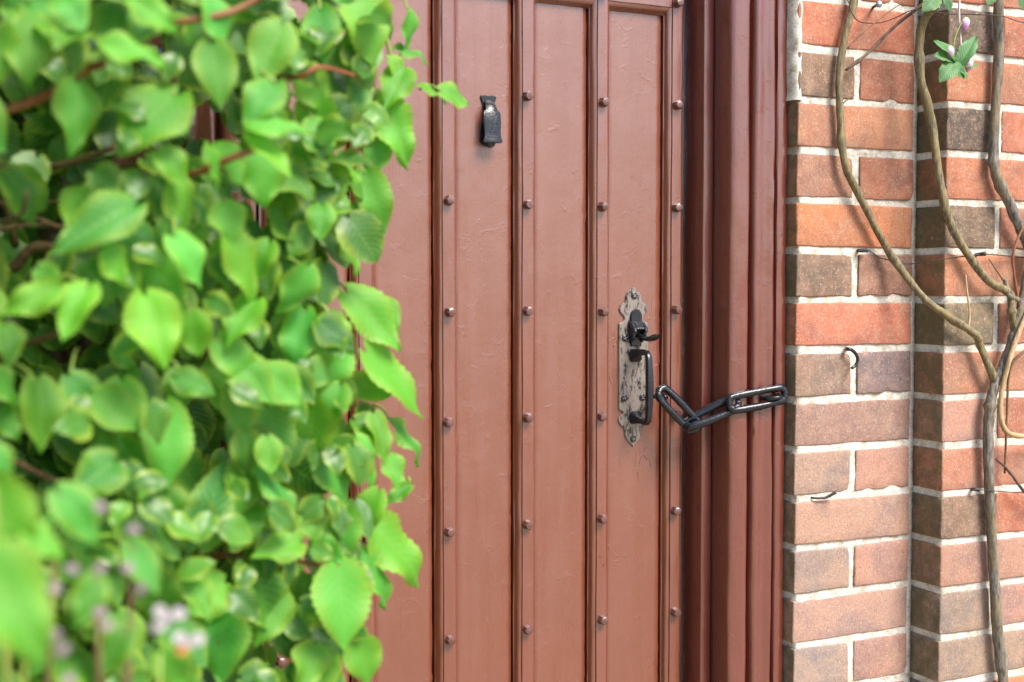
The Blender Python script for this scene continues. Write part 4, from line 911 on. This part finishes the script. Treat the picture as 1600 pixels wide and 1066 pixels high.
# stems
for key, r0, r1, m_ in (('HS_A', .0048, .0036, M_red), ('HS_B', .0034, .003, M_red), ('HS_C', .0036, .0034, M_red), ('HS_D', .0026, .0022, M_red), ('HS_E', .004, .003, M_brown), ('HS_F', .003, .002, M_red),
                        ('HS_G', .004, .003, M_brown), ('HS_H', .0026, .002, M_red), ('HS_I', .0022, .0016, M_green), ('HS_J', .006, .004, M_brown), ('HS_K', .0022, .0018, M_green), ('HS_L', .005, .003, M_brown)):
    stem(key, r0, r1, m_, hyd, 'stem', 8, .1)
for i in range(100):          # inner twigs
    x, z = rl.uniform(-1.6, -1.06), rl.uniform(.4, 1.8); y = rl.uniform(-.2, -.03)
    P = [Vector((x, y, z))]
    d = Vector((rl.uniform(-.6, .8), rl.uniform(-.5, .1), rl.uniform(-.3, 1))).normalized()
    for k in range(4): d = (d + Vector((rl.uniform(-.4, .4), rl.uniform(-.3, .3), rl.uniform(-.4, .4)))).normalized(); P.append(P[-1] + d * rl.uniform(.05, .09))
    V, F = tube(P, rl.uniform(.0025, .005), .0018, 6, 4, rough=.15, seed=i); mk('twig', V, F, M_brown, hyd)
for i, x in enumerate((-1.05, -1.22, -1.42)):
    P = [(x + .04 * math.sin(k * 1.7 + i), -.03 - .02 * math.sin(k + i), k * .22) for k in range(10)]
    V, F = tube(P, .016, .006, 9, 6, rough=.2, knots=.2, seed=i * 5); mk('trunk', V, F, M_brown, hyd)
# petioles of the leaves in view
for L in LEAVES[::2]:
    b = Vector(L[0:3]); e = b + Vector((rl.uniform(-.03, .01), rl.uniform(.02, .05), rl.uniform(.0, .03)))
    V, F = tube([b, (b + e) / 2 + Vector((0, 0, .006)), e], .0013, .0016, 6, 4); mk('petiole', V, F, M_green, hyd)
# greenish flower-bud clusters
for c in ((-.7826, -.23, 1.521), (-.785, -.23, 1.50), (-.795, -.24, 1.385), (-.80, -.24, 1.37), (-.775, -.24, 1.545)):
    V, F = [], []
    for i in range(26):
        p = Vector(c) + Vector((rl.gauss(0, .009), rl.gauss(0, .007), rl.gauss(0, .007))); r = rl.uniform(.0012, .0022); o = len(V)
        V += [p + Vector(q) * r for q in ((1, 0, 0), (-1, 0, 0), (0, 1, 0), (0, -1, 0), (0, 0, 1), (0, 0, -1))]
        F += [tuple(o + k for k in q) for q in ((0, 2, 4), (2, 1, 4), (1, 3, 4), (3, 0, 4), (2, 0, 5), (1, 2, 5), (3, 1, 5), (0, 3, 5))]
    mk('bud_cluster', V, F, M_green, hyd)
# clematis leaves
CM = [leaf_mesh('clematis_leaf', M_cleaf, nt_=20, nu=3, teeth=4, serr=.22, fold=.3, droop=.3, seed=i, shape=(.7, .95)) for i in range(3)]
for L in CLEMATIS_LEAVES:
    place('leaf', rl.choice(CM), leaf_M(L[0:3], L[3:6], L[6], (rl.uniform(-.3, .3), -.8, rl.uniform(.2, .7))), clem, (.05 * rl.uniform(.8, 1.2), .17 * rl.uniform(.85, 1.2), .055, 1))

# ---------------------------------------------------------------- low shrub close to the camera, plus an added unseen bulk
shrub = thing('garden_shrub', 'out-of-focus leafy shrub with white blossoms in the lower left corner, with an added unseen bulk blocking sky light', 'shrub', (-1.15, -.72, 0))
for L in NEAR_LEAVES:
    place('leaf', rl.choice(LM), leaf_M(L[0:3], L[3:6], L[6], (rl.uniform(-.3, .3), -.8, rl.uniform(.3, .9))), shrub, leafcol(L[7]))
for i in range(14):
    P = [Vector((-1.15 + rl.uniform(-.08, .08), -.70 + rl.uniform(-.06, .06), 0))]
    tgt = Vector(NEAR_LEAVES[i % len(NEAR_LEAVES)][0:3])
    for k in (.3, .55, .8, 1.0): P.append(P[0].lerp(tgt, k) + Vector((rl.uniform(-.02, .02), rl.uniform(-.02, .02), 0)) * (1 - k))
    V, F = tube(P, .0045, .0014, 7, 6); mk('stem', V, F, M_brown if i % 2 else M_green, shrub)
for i in range(40):
    z = rl.uniform(.25, 1.0) ; b = Vector((-1.15 + rl.uniform(-.14, .14), -.70 + rl.uniform(-.1, .1), z))
    d = Vector((rl.uniform(-1, 1), rl.uniform(-1, .4), rl.uniform(-.6, .5))).normalized() * rl.uniform(.05, .08)
    place('leaf', rl.choice(LM), leaf_M(b, b + d, d.length * .8, (0, -.5, .8)), shrub, leafcol(rl.uniform(.2, .7)))
V, F, UV = [], [], []          # tall leaf mass added out of view on the left to block sky light
for i in range(1100):
    b = Vector((rl.uniform(-2.3, -1.62), rl.uniform(-1.5, -.25), rl.uniform(.1, 2.1)))
    b.x += .25 * max(0, 1 - b.z / .9) * rl.random()
    d = Vector((rl.uniform(-.4, 1), rl.uniform(-.8, .8), rl.uniform(-1, .2))).normalized() * rl.uniform(.07, .11)
    leaf_mesh('', None, nt_=10, nu=2, teeth=5, fold=.25, droop=.3, seed=rl.uniform(0, 9), V=V, F=F, UV=UV, M=leaf_M(b, b + d, d.length * .85, (rl.uniform(.2, 1), rl.uniform(-.6, .3), rl.uniform(.1, .9))))
lo = bpy.data.objects.new('leaf_mass', leaf_data('leaf_mass', [p - shrub.location for p in V], F, UV, M_leafs)); C.objects.link(lo); lo.parent = shrub; lo['kind'] = 'stuff'
for i in range(9):  # stems carrying the added out-of-view leaf mass
    x, y = rl.uniform(-2.1, -1.7), rl.uniform(-1.3, -.4)
    V, F = tube([(x + rl.uniform(-.05, .05), y + rl.uniform(-.05, .05), k * .4) for k in range(6)], .014, .004, 7, 5, rough=.2, seed=i); mk('stem', V, F, M_brown, shrub)
PM = {}
for nm, m_ in (('w', M_petal), ('o', M_orange), ('m', M_mauve)): PM[nm] = leaf_mesh('petal', m_, nt_=8, nu=2, teeth=0.001, serr=0, fold=.4, droop=.5, shape=(.6, .35))
for c, spec in (((FLOWER[0]), 'www'), ((FLOWER[1]), 'wwo')):
    for i, s in enumerate(spec):
        a = .6 + i * 1.55; d = Vector((math.cos(a), -.25, math.sin(a) * .8)).normalized() * (.012 if s == 'w' else .008)
        place('petal', PM[s], leaf_M(Vector(c) + d * .05, Vector(c) + d, .0085, (.1, -.9, .5)), shrub)
for i in range(12):
    c = Vector((FLOWER[2][0] + rl.gauss(0, .018), -.74 + rl.gauss(0, .02), FLOWER[2][2] + rl.gauss(0, .022))); a = rl.uniform(0, 6.28)
    place('petal', PM['m'], leaf_M(c, c + Vector((math.cos(a), -.2, math.sin(a))) * .008, .007, (rl.uniform(-.5, .5), -.8, .5)), shrub)
